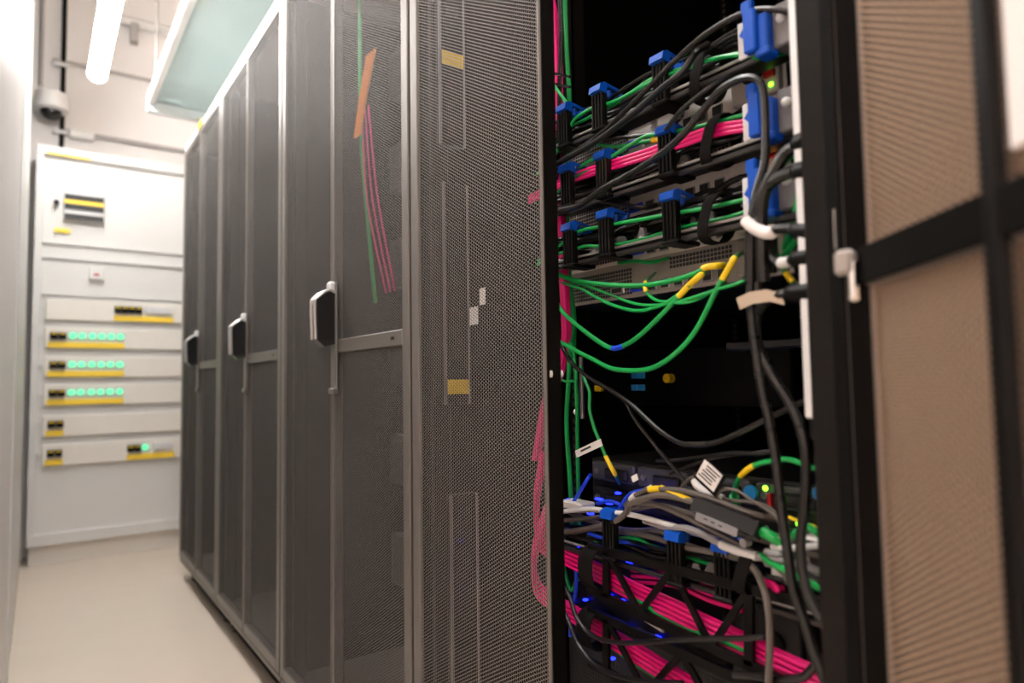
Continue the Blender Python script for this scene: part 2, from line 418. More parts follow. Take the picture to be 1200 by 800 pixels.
rows = [  # centre height, [(x0,x1) black modules], lamps, [(x0,x1) yellow strips], grey modules
    (cy(150,363).z-0.0, [(132,165)], [], [(132,202)], [(168,200)]),
    (cy(66,393).z, [(57,77)], [84,95,107,118,129,140], [(55,145)], []),
    (cy(66,427).z, [(57,77)], [84,95,107,118,129,140], [(55,145)], []),
    (cy(66,460).z, [(57,77)], [84,95,107,118,129,140], [(55,145)], []),
    (cy(66,496).z, [(57,76)], [], [(55,76)], []),
    (cy(66,530).z, [(57,75),(150,166)], [171], [(55,76),(150,205)], [(180,203)]),
]
def cx(px): return cy(px, 440).x
for z, blk, lamps, yel, gry in rows:
    cov = B().box((0.02, YC-0.010, z-0.068), (0.93, YC+0.012, z+0.042), 0.003).build('row_cover', 'offwhite', cab)
    for a, b in blk:
        n = max(1, round((b-a)/9)); w = (cx(b)-cx(a))/n
        for k in range(n):
            B().box((cx(a)+k*w+0.001, YC-0.030, z-0.020), (cx(a)+(k+1)*w-0.001, YC-0.010, z+0.016), 0.002).build('breaker', 'black', cov)
            B().box((cx(a)+k*w+0.006, YC-0.034, z+0.004), (cx(a)+(k+1)*w-0.006, YC-0.030, z+0.010)).build('breaker_lever', 'yellow', cov)
    for px in lamps:
        B().box((cx(px)-0.020, YC-0.013, z-0.024), (cx(px)+0.020, YC-0.010, z+0.024), 0.002).build('lamp_module', 'palegrey', cov)
        B().cyl((cx(px), YC-0.020, z), (cx(px), YC-0.012, z), 0.0165, 14).build('indicator_lamp', 'lampgreen', cov)
    for a, b in yel:
        B().box((cx(a), YC-0.016, z-0.064), (cx(b), YC-0.010, z-0.034), 0.002).build('marking_strip', 'signyellow', cov)
    for a, b in gry:
        B().box((cx(a), YC-0.024, z-0.018), (cx(b), YC-0.010, z+0.020), 0.002).build('relay_module', 'palegrey', cov)
    for sx in (0.005, 0.94):
        B().cyl((sx, YC-0.018, z), (sx, YC-0.010, z), 0.010, 12).build('cover_screw', 'white', cab)
a, b = cy(75, 224), cy(122, 263)
met = B().box((a.x, YC-0.02, b.z), (b.x, YC+0.012, a.z), 0.003).build('meter_panel', 'palegrey', cab)
for k, zz in enumerate((0.80, 0.47, 0.13)):
    z = b.z + (a.z-b.z)*zz
    B().box((a.x+0.004, YC-0.026, z-0.014), (b.x-0.004, YC-0.020, z+0.014), 0.001).build('meter_slot', 'ink', met)
z = b.z + (a.z-b.z)*0.64
B().box((a.x+0.002, YC-0.024, z-0.010), (b.x-0.004, YC-0.020, z+0.010)).build('marking_strip', 'signyellow', met)
p = cy(66, 238); B().cyl((p.x, YC-0.03, p.z), (p.x, YC, p.z), 0.013, 12).build('key_lock', 'black', cab, True)
p = cy(73, 270); B().box((p.x-0.035, YC-0.004, p.z-0.010), (p.x+0.035, YC+0.013, p.z+0.010)).build('sticker', 'signyellow', cab)
p = cy(113, 321); so = B().box((p.x-0.035, YC-0.014, p.z-0.035), (p.x+0.035, YC+0.012, p.z+0.035), 0.006).build('service_socket', 'white', cab)
B().box((p.x-0.012, YC-0.018, p.z-0.010), (p.x+0.012, YC-0.014, p.z), 0.001).build('socket_hole', 'red', so)
for z in (cy(66,285).z, cy(66,302).z, cy(66,345).z):
    B().box((0.0, YC-0.002, z-0.003), (0.945, YC+0.013, z+0.003)).build('panel_seam', 'palegrey', cab)

# ------------------------------------------------------------------ fittings on the end wall and overhead
def wy(px, py, Y=Y_END-0.02): return on_y(px, py, Y)
a = wy(72, -60); b = wy(72, 172)
cn = tag(B().cyl((b.x, Y_END-0.02, b.z), (b.x, Y_END-0.02, 3.39), 0.012, 12).build('black_conduit', 'black', smooth=True), 'black conduit running down the end wall to the white cabinet', 'conduit')
for py in (76, 155):
    p = wy(72, py); B().box((p.x-0.04, Y_END-0.036, p.z-0.012), (p.x+0.03, Y_END, p.z+0.012), 0.004).build('pipe_clamp', 'palegrey', cn)
a = wy(48, 100)
tag(B().cyl((a.x, Y_END-0.014, a.z), (a.x, Y_END-0.014, 3.39), 0.011, 12).build('grey_conduit', 'conduit', smooth=True), 'grey conduit dropping to the dome camera on the end wall', 'conduit')
dc = on_y(60, 126, Y_END-0.09)
dome = thing('dome_camera', 'white dome security camera on the end wall', 'camera', (dc.x, Y_END-0.09, dc.z))
B().cyl((dc.x, dc.y, dc.z+0.005), (dc.x, dc.y, dc.z+0.075), 0.082, 24, 0.074).build('housing', 'white', dome, True)
B().tube([(dc.x, dc.y, dc.z-0.02), (dc.x, dc.y, dc.z-0.012), (dc.x, dc.y, dc.z+0.006)], [0.066, 0.080, 0.082], 24).build('trim_ring', 'white', dome, True)
B().dome((dc.x, dc.y, dc.z-0.018), 0.052).build('lens_dome', 'blackgl', dome, True)
B().box((dc.x-0.05, dc.y+0.02, dc.z+0.01), (dc.x+0.05, Y_END, dc.z+0.07), 0.004).build('wall_mount', 'white', dome)
def rail(pa, pb, r, m, label, name='wall_pipe'):
    a, b = wy(*pa), wy(*pb); z = (a.z+b.z)/2
    return tag(B().cyl((a.x, Y_END-0.02, z), (b.x, Y_END-0.02, z), r, 12).build(name, m, smooth=True), label, 'pipe')
rail((62,74), (240,104), 0.009, 'conduit', 'thin grey pipe across the end wall beside the lamp')
rail((75,157), (250,179), 0.014, 'conduit', 'grey pipe across the end wall just above the white cabinet')
wp = rail((140,18), (230,50), 0.030, 'white', 'thick white pipe high on the end wall behind the glass panel')
p = wy(157, 40); B().box((p.x-0.02, Y_END-0.05, p.z-0.06), (p.x+0.02, Y_END, p.z+0.06), 0.003).build('pipe_bracket', 'conduit', wp)
p = wy(96, 160); tag(B().box((p.x-0.06, Y_END-0.05, p.z-0.02), (p.x+0.06, Y_END, p.z+0.03), 0.008).build('junction_box', 'white'), 'small white junction box on the pipe above the cabinet', 'junction box')
# framed tinted panel hung over the racks
zp = H+1.42; a = on_z(172, 120, zp)
gp = thing('containment_panel', 'tinted glass panel in an aluminium frame hanging above the racks', 'panel', (a.x, a.y, zp))
x0, x1, y0, y1 = a.x, a.x+0.62, 0.75, a.y
B().box((x0+0.03, y0, zp), (x1, y1-0.03, zp+0.008)).build('glass_pane', 'glass', gp)
B().box((x0, y0, zp-0.02), (x0+0.03, y1, zp+0.04), 0.004).build('frame_rail', 'white', gp)
B().box((x1, y0, zp-0.02), (x1+0.03, y1, zp+0.04), 0.004).build('frame_rail', 'alu', gp)
B().box((x0, y1-0.03, zp-0.05), (x1+0.03, y1+0.02, zp+0.04), 0.004).build('frame_rail', 'alu', gp)
for yy in (y0+0.2, (y0+y1)/2, y1-0.2):
    for xx in (x0+0.015, x1+0.015):
        B().cyl((xx, yy, zp+0.04), (xx, yy, 3.4), 0.006, 8).build('hanger_rod', 'steel', gp)
sp_ = on_x(294, 4, 0.62)
tag(B().tube(smooth_path([(0.62, sp_.y-0.05, Z1+0.002), (0.60, sp_.y, Z1+0.05), (0.64, sp_.y+0.03, Z1+0.07), (0.66, sp_.y+0.06, Z1+0.01)]), 0.008, 8).build('cable_loop', 'rubber', smooth=True), 'black cable loop lying on top of the racks', 'cable')

# ------------------------------------------------------------------ rack interior: rails, power strips
def upright(x, y, label, w=0.03):
    t = B().box((x, y, Z0+0.006), (x+0.003, y+w, Z1-0.03)).box((x, y, Z0+0.006), (x+0.03, y+0.003, Z1-0.03)).build('mounting_rail', 'post', rackD)
    t['label'] = label
    hb = B()
    for k in range(118):
        z = Z0+0.06+k*0.0157; hb.box((x-0.0006, y+w*0.4, z), (x, y+w*0.4+0.009, z+0.009))
    o = hb.build('square_holes', 'ink', t); o['kind'] = 'stuff'
upright(0.815, 0.932, 'black punched mounting rail beside the left bundle of cables')
upright(1.40, 1.00, 'black punched mounting rail deep inside the open rack')
upright(0.815, 0.430, 'black punched mounting rail at the right of the servers')
pdu = thing('power_strip', 'pale vertical power strip along the right post of the open rack', 'power strip', (0.62, 0.35, H-0.04))
B().box((0.597, 0.3455, H-0.040), (0.650, 0.346+0.014, Z1-0.06), 0.002).build('housing', 'alu', pdu)
B().box((0.600, 0.3465, H-0.060), (0.645, 0.358, H-0.041), 0.002).build('end_cap', 'black', pdu)
pdu2 = thing('power_strip', 'tan lower power strip at the bottom right of the open rack', 'power strip', (0.62, 0.35, Z0+0.006))
a = on_x(975, 640, 0.60)
B().box((0.597, 0.3375, Z0+0.02), (0.650, 0.352, a.z), 0.002).build('housing', 'panel', pdu2)
B().box((0.600, 0.339, Z0+0.006), (0.645, 0.350, Z0+0.02), 0.002).build('end_cap', 'black', pdu2)
# long strip behind the closed leaf, with yellow stickers
def left_strip(px0, px1, ztop, zbot, label, stick=None, Y=1.028):
    xa, xb = on_y(px0, 300, Y).x, on_y(px1, 300, Y).x
    t = thing('power_strip', label, 'power strip', (xa, Y, zbot))
    B().box((xa, Y, zbot), (xb, Y+0.02, ztop), 0.002).build('housing', 'black', t)
    for xx in (xa, xb):
        B().box((xx-0.002, Y-0.002, zbot), (xx+0.002, Y+0.004, ztop)).build('edge_rail', 'bracketgrey', t)
    if stick:
        z = on_y(*stick, Y).z; B().box((xa+0.003, Y-0.0025, z-0.013), (xb-0.002, Y-0.001, z+0.013)).build('sticker', 'yellow', t)
    for k in range(int((ztop-zbot)/0.045)):
        z = zbot+0.025+k*0.045
        B().box((xa+0.010, Y-0.0015, z-0.010), (xb-0.010, Y, z+0.010), 0.001).build('outlet', 'blackgl', t)
left_strip(518, 546, Z1-0.05, H+0.43, 'upper black power strip with yellow sticker behind the perforated leaf', (529,70))
left_strip(521, 548, H+0.36, H-0.04, 'middle black power strip with yellow sticker behind the perforated leaf', (538,453))
left_strip(526, 555, H-0.20, Z0+0.05, 'lower black power strip behind the perforated leaf')
for k, (px, py, w, h, lab) in enumerate(((565,347,0.016,0.028,'upper'),(555,370,0.026,0.030,'lower'))):
    p = on_x(px, py, 0.60)
    tag(B().box((0.600, p.y-w/2, p.z-h/2), (0.6012, p.y+w/2, p.z+h/2)).build('paper_label', 'paper'), 'white paper label behind the perforated leaf, %s of the two' % lab, 'label')

# ------------------------------------------------------------------ servers
def server(z0, z1, label, face='panel', x=0.768, y0=0.468, y1=0.922, ports=True, led='ledgreen'):
    t = thing('rack_server', label, 'server', (x, (y0+y1)/2, z0))
    B().box((x+0.004, y0, z0), (x+0.62, y1, z1), 0.002).build('chassis', 'chassis', t)
    rp = B().box((x, y0, z0), (x+0.004, y1, z1), 0.001).build('rear_panel', face, t)
    h = z1-z0
    vg = B()
    for i in range(26):                       # vent fields, small square holes
        for j in range(int(h*0.8/0.0062)):
            y = y1-0.015-i*0.0062; z = z0+h*0.1+j*0.0062
            vg.box((x-0.0006, y-0.0046, z), (x, y, z+0.0046))
    for i in range(18):
        for j in range(int(h*0.35/0.0062)):
            y = y0+0.20-i*0.0062; z = z0+h*0.60+j*0.0062
            vg.box((x-0.0006, y-0.0046, z), (x, y, z+0.0046))
    o = vg.build('vent_holes', 'ink', t); o['kind'] = 'stuff'
    if ports:
        for k in range(6):
            y = y0+0.235-k*0.026
            q = B().box((x-0.003, y-0.009, z0+h*0.10), (x, y+0.009, z0+h*0.10+0.016), 0.001).build('network_port', 'steel', t)
            B().box((x-0.0036, y-0.007, z0+h*0.10+0.002), (x-0.003, y+0.007, z0+h*0.10+0.014)).build('port_opening', 'ink', q)
        for k in range(2):
            y = y0+0.285+k*0.045-0.02
            q = B().box((x-0.004, y-0.016, z0+h*0.14), (x, y+0.016, z0+h*0.14+0.013), 0.002).build('monitor_port', 'bluesl' if k == 0 else 'steel', t)
            B().box((x-0.0046, y-0.011, z0+h*0.14+0.003), (x-0.004, y+0.011, z0+h*0.14+0.010)).build('port_opening', 'ink', q)
    ps = B().box((x-0.012, y0+0.004, z0+h*0.08), (x, y0+0.075, z0+h*0.92), 0.002).build('power_supply', face, t)
    B().cyl((x-0.018, y0+0.040, z0+h*0.5), (x-0.012, y0+0.040, z0+h*0.5), min(0.016, h*0.3), 14).build('supply_inlet', 'black', ps)
    B().box((x-0.020, y0+0.006, z0+h*0.3), (x-0.012, y0+0.022, z0+h*0.42), 0.002).build('release_tab', 'red', ps)
    B().dome((x-0.012, y0+0.014, z0+h*0.2), 0.0035, Vector((-1,0,0)), 10, 4).build('status_light', led, ps)
    return t
T = [on_x(800, py, 0.70).z for py in (110, 200, 276)]
server(T[0]-0.026, T[0]+0.058, 'grey server behind the topmost cable arm')
server(T[1]-0.026, T[1]+0.058, 'grey server behind the second cable arm from the top', led='ledamber')
server(T[2]-0.004, T[2]+0.058, 'grey server behind the third cable arm from the top')
za, zb = on_x(800, 300, 0.82).z, on_x(800, 346, 0.82).z
server(zb, za-0.004, 'flat grey appliance with ports under the three cable arms', face='drabzinc')
# dim module deep in the empty bay
zd = on_x(745, 440, 1.0).z
dm = thing('fan_module', 'dim black module with four pale blue squares deep in the empty bay', 'module', (1.0, 0.85, zd-0.06))
B().box((1.0, 0.62, zd-0.06), (1.25, 1.07, zd+0.05), 0.003).build('body', 'black', dm)
for py in (440, 454):
    for px in (744, 752):
        p = on_x(px, py, 0.999)
        B().box((0.997, p.y-0.009, p.z-0.006), (1.0, p.y+0.009, p.z+0.006), 0.001).build('port_frame', 'bluetab', dm)
p = on_x(787, 443, 1.0); B().cyl((0.985, p.y, p.z), (1.0, p.y, p.z), 0.009, 14).build('knob', 'yellow', dm, True)
p = on_x(704, 455, 1.0); B().box((0.99, p.y-0.010, p.z-0.006), (1.0, p.y+0.010, p.z+0.006), 0.001).build('tab', 'yellow', dm)
a, b = on_x(689, 418, 0.83), on_x(690, 490, 0.83)
rb = B().box((0.806, a.y-0.008, b.z), (0.812, a.y-0.001, a.z), 0.001).build('rail_bracket', 'steel', rackD); rb['label'] = 'bright steel bracket with two screws'
for zz in (a.z-0.004, b.z+0.012):
    B().dome((0.806, a.y+0.010, zz), 0.007, Vector((-1,0,0)), 12, 4).build('screw', 'chrome', rb, True)
a = on_x(850, 403, 0.86); b = on_x(965, 392, 0.86)
tag(B().box((0.86, b.y, a.z-0.010), (0.90, a.y, a.z+0.002), 0.002).build('blanking_shelf', 'chassis'), 'thin dark shelf edge in the empty bay', 'shelf')
# chassis under the empty bay
zt5 = on_x(800, 550, 0.82).z
ch = thing('storage_chassis', 'black storage chassis with blue tabs below the empty bay', 'server', (0.82, 0.69, zt5-0.095))
B().box((0.83, 0.468, zt5-0.095), (1.45, 0.922, zt5), 0.003).build('chassis', 'chassis', ch)
for k in range(4):
    y = 0.905-k*0.112
    for j in range(2):
        m_ = B().box((0.815, y-0.104, zt5-0.036-j*0.045), (0.832, y, zt5-0.004-j*0.045), 0.003).build('drive_module', 'plasticgrey' if j == 0 else 'chassis', ch)
        B().box((0.806, y-0.094, zt5-0.030-j*0.045), (0.815, y-0.040, zt5-0.012-j*0.045), 0.003).build('module_handle', 'darksteel', m_)
        B().cyl((0.811, y-0.016, zt5-0.020-j*0.045), (0.815, y-0.016, zt5-0.020-j*0.045), 0.005, 10).build('screw', 'steel', m_)
for px, py in ((880,577), (962,578)):
    p = on_x(px, py, 0.80)
    B().cyl((0.797, p.y, p.z), (0.803, p.y, p.z), 0.010, 18).build('blue_tab', 'bluetab', ch)
for px, py in ((896,572), (935,614), (971,583)):
    p = on_x(px, py, 0.798)
    B().dome((0.80, p.y, p.z), 0.0042, Vector((-1,0,0)), 10, 4).build('status_light', 'ledgreen', ch)
p = on_x(906, 588, 0.80); B().box((0.79, p.y-0.003, p.z-0.012), (0.80, p.y+0.003, p.z+0.012), 0.001).build('release_tab', 'red', ch)
zl = on_x(750, 645, 0.80).z
server(zl-0.115, zl+0.006, 'dark server with blue lights behind the lower pink cables', face='chassis', ports=False, led='ledamber')
server(zl-0.255, zl-0.125, 'dark server at the very bottom behind the lowest pink cables', face='chassis', ports=False, led='ledamber')
bl = thing('indicator_board', 'black board with glowing blue lights beside the lower pink cables', 'lights', (0.752, 0.75, zl-0.10))
B().box((0.752, 0.58, zl-0.115), (0.772, 0.915, zl+0.02), 0.002).build('board', 'black', bl)
for px, py, w in ((690,628,8),(703,633,9),(716,637,9),(732,638,8),(740,644,5),(745,651,3),(758,652,8),(776,660,7),(853,685,2),(664,642,3),(668,706,4),(684,703,5),(712,698,9),(727,704,6),(733,735,9),(768,747,8),(675,720,3),(677,640,4),(720,650,8),(735,660,7),(700,585,10),(712,590,8),(722,578,6),(664,585,3),(757,575,9),(745,590,8),(672,730,4),(676,745,3),(716,772,5),(690,602,8)):
    p = on_x(px, py, 0.744)
    B().box((0.744, p.y-0.0007*w, p.z-0.0016), (0.752, p.y+0.0007*w, p.z+0.0016), 0.001).build('blue_light', 'ledblue', bl)  # some bars stand in for blue reflections on nearby cables
# ------------------------------------------------------------------ swinging cable arms with blue latches
def latch(parent, p, big=False):
    """black ribbed comb with a blue latch on top; p = centre of the latch's front block"""
    x, y, z = p
    comb = B()
    comb.box((x+0.002, y-0.0105, z-0.060), (x+0.010, y+0.0115, z-0.004), 0.001)
    for k in range(4):
        yy = y-0.0096+k*0.0064; comb.box((x-0.003, yy-0.0018, z-0.058), (x+0.003, yy+0.0018, z-0.006), 0.001)
    comb.box((x-0.004, y-0.014, z-0.064), (x+0.045, y+0.014, z-0.058), 0.002)
    cb = comb.build('cable_comb', 'black', parent)
    la = B()
    la.prism([(x-0.007, z-0.005), (x+0.006, z-0.008), (x+0.010, z+0.003), (x+0.004, z+0.009), (x-0.005, z+0.005)], 1, y-0.012, y+0.012)
    for s in (-1, 1):
        la.bar((x+0.004, y+s*0.0095, z+0.007), (x+0.040, y+s*0.007, z+0.003), 0.004, 0.004, Vector((0,1,0)))
    la.box((x+0.036, y-0.010, z-0.006), (x+0.044, y+0.010, z+0.005), 0.002)
    la.box((x+0.018, y-0.006, z-0.010), (x+0.025, y+0.006, z+0.003), 0.002)
    la.build('latch', 'blue', cb)
    return cb
def strap(parent, px, py0, py1, X, w=0.016, depth=0.055, skew=0.02):
    """hook-and-loop strap hugging the bundle: a flat loop around x and z"""
    a, b = on_x(px, py0, X), on_x(px, py1, X); zc = (a.z+b.z)/2; h = abs(a.z-b.z)/2; yc = (a.y+b.y)/2
    n = 22; vs = []; fs = []; th = 0.0016
    for i in range(n):
        t = 2*math.pi*i/n; cx_, sz = math.cos(t), math.sin(t)
        ex = math.copysign(abs(cx_)**0.7, cx_)*depth/2; ez = math.copysign(abs(sz)**0.7, sz)*h
        for (o, s) in ((0,-1),(0,1),(th,1),(th,-1)):
            vs.append((X+depth/2+ex*(1+o/depth*2), yc + s*w/2 - skew*ez/h*0.5, zc+ez*(1+o/h)))
    for i in range(n):
        j = (i+1) % n
        for k in range(4):
            l = (k+1) % 4; fs.append((i*4+k, j*4+k, j*4+l, i*4+l))
    return B().add(vs, fs).build('strap', 'velcro', parent, True)
def cable_arm(zt, latches, label, big=None, x=0.685, y0=0.40, y1=0.865, straps=()):
    t = thing('cable_carrier', label, 'cable arm', (x, (y0+y1)/2, zt), 'cable arms in the open rack')
    B().box((x, y0, zt-0.002), (x+0.045, y1, zt)).build('tray', 'black', t)
    B().box((x-0.003, y0, zt-0.001), (x, y1, zt+0.003), 0.0012).build('tray_lip', 'steel', t)
    B().box((x-0.004, y0, zt-0.012), (x+0.004, y1, zt-0.005), 0.0015).build('tray_lip', 'darksteel', t)
    B().box((x+0.045, y0, zt-0.002), (x+0.048, y1, zt+0.008), 0.001).build('back_rail', 'darksteel', t)
    lr = random.Random(int(zt*1000)); yc = y0+0.03
    while yc < y1-0.03:                       # grey link pieces of the folding arm, uneven
        w, h = lr.uniform(0.010, 0.026), lr.uniform(0.010, 0.028); f = lr.uniform(-0.3, 0.3); xx = x+lr.uniform(0.002, 0.03)
        q = B().prism([(yc-w, zt), (yc+w*0.9, zt), (yc+w*0.8, zt+h*0.45), (yc+w*(0.35+f), zt+h), (yc-w*(0.3-f), zt+h*0.92), (yc-w*0.55, zt+h*0.4), (yc-w*0.95, zt+h*0.3)], 0, xx, xx+0.006)
        l = q.build('link_piece', lr.choice(('plasticgrey', 'bracketgrey', 'black', 'plasticgrey')), t)
        B().prism([(yc-w*0.35, zt+h*0.12), (yc+w*0.45, zt+h*0.12), (yc+w*0.25, zt+h*0.5), (yc-w*0.15, zt+h*0.5)], 0, xx-0.002, xx+0.0005).build('link_highlight', lr.choice(('palegrey', 'steel', 'darksteel')), l)  # facet, mostly pale, painting a highlight on the link piece
        if lr.random() < 0.6: B().cyl((xx-0.003, yc+w*0.7, zt+h*0.25), (xx+0.003, yc+w*0.7, zt+h*0.25), 0.0022, 8).build('rivet', 'chrome', l)
        yc += w*2+lr.uniform(0.004, 0.02)
    for p in latches: latch(t, p)
    if big:
        px, py = big; p = on_x(px, py, 0.664); y, z = p.y, p.z
        bk = B().box((0.668, y-0.060, z-0.028), (0.730, y-0.016, z+0.022), 0.002).build('end_bracket', 'bracketgrey', t)
        B().dome((0.668, y-0.028, z+0.004), 0.006, Vector((-1,0,0)), 14, 5).build('stud', 'palegrey', bk, True)
        for dy in (-0.042, -0.048): B().cyl((0.666, y+dy, z-0.006), (0.668, y+dy, z-0.006), 0.002, 8).build('rivet', 'steel', bk)
        B().box((0.664, y+0.004, z-0.025), (0.668, y+0.026, z+0.019), 0.001).build('guard_plate', 'palegrey', t)
        q = B().box((0.650, y-0.006, z-0.028), (0.662, y+0.010, z+0.022), 0.002)
        q.box((0.656, y-0.017, z-0.030), (0.676, y-0.004, z+0.014), 0.002)
        q.box((0.650, y-0.002, z+0.018), (0.660, y+0.012, z+0.034), 0.002)
        q.prism([(y+0.009, z-0.010), (y+0.015, z-0.004), (y+0.009, z+0.003)], 0, 0.651, 0.657)
        q.box((0.654, y-0.020, z-0.036), (0.676, y-0.002, z-0.027), 0.002)
        q.build('release_block', 'blue', t)
    for s in straps: strap(t, *s)
    return t
def lp(*pp, X=0.672): return [tuple(on_x(px, py, X)) for px, py in pp]
cable_arm(T[0], lp((660,127),(700,105),(772,69)), 'topmost cable arm with blue latches in the open rack', (887,36), straps=((816,58,112,0.672),))
cable_arm(T[1], lp((663,197),(705,182),(779,152)), 'second cable arm from the top carrying bright pink cables', (893,133), straps=((829,134,190,0.672),))
cable_arm(T[2], lp((666,266),(708,251),(784,230)), 'third cable arm from the top with green cables', (893,222), straps=((826,226,280,0.672),))
z4 = on_x(800, 676, 0.68).z
cable_arm(z4, lp((713,603),(790,628),(846,641), X=0.668), 'lower cable arm with blue latches amid grey cords', straps=((869,640,700,0.655),))

# lattice arms that hold the lower pink bundles
def lattice(label, top, bot, X, nodes, straps=()):
    a, b = on_x(*top[0], X), on_x(*top[1], X); c, d = on_x(*bot[0], X), on_x(*bot[1], X)
    t = thing('lattice_carrier', label, 'cable arm', tuple(c), 'lattice cable arms at the bottom')
    B().bar(a, b, 0.012, 0.006).build('top_bar', 'black', t); B().bar(c, d, 0.012, 0.006).build('bottom_bar', 'black', t)
    prev = None
    for k, f in enumerate(nodes):
        u, l = a.lerp(b, f), c.lerp(d, f)
        if k in (0, 4): B().bar(u, l, 0.011, 0.006).build('upright_bar', 'black', t)
        if prev: B().bar(prev[0] if k % 2 else prev[1], l if k % 2 else u, 0.008, 0.005).build('diagonal_bar', 'black', t)
        prev = (u, l)
    for s in straps: strap(t, *s)
    return t
lattice('upper black lattice arm in front of pink cables', ((690,640),(985,718)), ((690,690),(985,830)), 0.668, (0.10, 0.27, 0.42, 0.58, 0.72), straps=((686,644,690,0.655,0.030,0.05,0.0),))
lattice('lowest black lattice arm in front of pink cables', ((690,715),(985,850)), ((690,775),(985,940)), 0.668, (0.10, 0.30, 0.46, 0.66), straps=((684,718,762,0.655,0.030,0.05,0.0),))

# ------------------------------------------------------------------ cables
def cable(pts, r, m, label, name='patch_cable', cat='cable', group=None, per=7, n=8, off=Vector()):
    w = [Vector(p) if isinstance(p, Vector) else on_x(*p) for p in pts]
    path = smooth_path([q+off for q in w], per)
    o = B().tube(path, r, n).build(name, m, smooth=True); tag(o, label, cat, group); return o, path
def sleeve(o, path, a, b, r, m, name='sleeve', ribs=False):
    n = len(path)-1; i, j = max(0, int(a*n)), min(n, int(b*n))
    if j <= i: j = i+1
    s = B().tube(path[i:j+1], r, 10)
    return s.build(name, m, o, True)
def print_mark(o, path, a, b, r):
    n = len(path)-1; i, j = int(a*n), max(int(a*n)+1, int(b*n)); off = Vector((-0.72, -0.6, 0.35)).normalized()*r
    for k in range(i, j):
        p, q = path[k]+off, path[k+1]+off
        for f in (0.05, 0.4, 0.72): B().tube([p.lerp(q, f), p.lerp(q, f+0.22)], 0.0007, 5).build('print_mark', 'labelgrey', o)
G, BK, GR, PK = 'green', 'rubber', 'greycord', 'pink'
# cords lying in the three upper arms
rnd = random.Random(3)
def arm_cords(k, n, label, group):
    for i in range(n):
        x = 0.692+rnd.random()*0.055; z = T[k]+0.010+rnd.random()*0.042; r = rnd.choice((0.0026, 0.0032, 0.0042))
        pts = []
        for j in range(8):
            y = 0.862-j*0.073
            pts.append(Vector((x+rnd.uniform(-.012,.012), y, z+rnd.uniform(-.010,.010)-0.004*math.sin(j))))
        cable(pts, r, rnd.choice((BK, BK, GR, GR)), label, 'power_cable', 'cord', group, 5, 7)
arm_cords(0, 15, 'dark cord lying in the topmost cable arm', 'dark cords in the topmost cable arm')
arm_cords(1, 13, 'dark cord lying in the second cable arm', 'dark cords in the second cable arm')
arm_cords(2, 14, 'dark cord lying in the third cable arm', 'dark cords in the third cable arm')
# green in the upper arms
def gc(pts, label, r=0.0028, **k): return cable(pts, r, G, label, **k)
gc([(630,205,.68),(662,165,.68),(672,142,.68),(692,128,.682),(722,118,.682),(760,98,.682),(800,82,.68),(840,68,.675),(875,64,.675),(890,68,.68),(930,60,.72)], 'green cable along the top of the topmost arm')
gc([(635,190,.70),(660,155,.70),(690,138,.695),(720,122,.69),(765,92,.69),(800,80,.70),(850,66,.70),(930,48,.74)], 'green cable just behind the topmost green one', 0.0026)
gc([(640,200,.69),(663,152,.685),(668,130,.68),(652,104,.68),(640,90,.68)], 'short green cable bending at the leftmost top latch')
gc([(640,230,.70),(670,205,.70),(692,188,.69),(710,187,.684),(735,172,.68),(755,160,.68),(775,157,.682),(820,148,.69),(880,133,.69),(930,125,.73)], 'green cable with yellow plug beside the second arm')
o, pth = gc([(640,172,.70),(690,168,.70),(720,172,.70),(755,166,.69),(776,162,.685)], 'green cable ending in a yellow plug under the topmost arm')
sleeve(o, pth, 0.86, 1.0, 0.0042, 'yellow', 'plug')
gc([(630,310,.69),(668,278,.685),(682,270,.683),(700,266,.684),(740,259,.682),(790,250,.682),(830,243,.69),(900,228,.70)], 'green cable running along the third arm')
gc([(630,305,.69),(675,291,.683),(690,288,.682),(705,288,.685),(740,283,.69),(800,266,.69),(850,255,.69),(900,240,.70)], 'green cable along the foot of the third arm', 0.0024)
gc([(640,240,.70),(665,215,.695),(690,200,.69),(720,195,.70),(760,180,.705),(800,165,.70)], 'green cable below the pink cables of the second arm', 0.0024)
gc([(725,308,.75),(745,306,.74),(765,307,.74),(790,300,.78)], 'short dark green cable under the third arm', 0.003)
# pink cables in the second arm
for i in range(6):
    dz = (i//2)*0.0055; dx = (i % 2)*0.0055
    cable([(620,235,.70+dx),(662,214,.695+dx),(690,203,.69+dx),(712,196,.685+dx),(760,181,.68+dx),(800,167,.68+dx),(840,154,.682+dx),(885,147,.69+dx),(930,142,.72+dx)], 0.0028, PK,
          'pink cable lying in the second cable arm', group='pink cables in the second cable arm', off=Vector((0,0,dz-0.004)))
# long black cords sweeping across the arms
cable([(620,215,.665),(655,190,.66),(700,160,.655),(745,118,.65),(790,72,.65),(830,38,.65),(870,16,.655),(905,11,.66),(945,22,.67),(990,50,.68)], 0.0036, GR, 'long grey cord arching over the topmost arm', 'power_cable', 'cord')
cable([(640,200,.662),(660,188,.660),(700,165,.655),(740,135,.65),(775,104,.648),(800,84,.65),(815,62,.66),(830,52,.68)], 0.0046, BK, 'thick black cord crossing the topmost arm', 'power_cable', 'cord')
cable([(620,250,.665),(655,246,.66),(680,240,.655),(705,222,.65),(740,203,.648),(775,180,.645),(800,158,.643),(825,128,.642),(845,105,.642),(870,92,.642),(888,94,.642),(895,110,.642),(897,150,.642),(896,190,.64),(886,225,.638),(880,262,.636),(878,300,.634)], 0.0046, GR, 'thick grey cord arching over the second arm and dropping down', 'power_cable', 'cord')
cable([(640,180,.69),(700,165,.69),(740,160,.69),(770,155,.69),(795,140,.68),(800,128,.68)], 0.0032, GR, 'thin grey cord bending under the topmost arm', 'power_cable', 'cord')
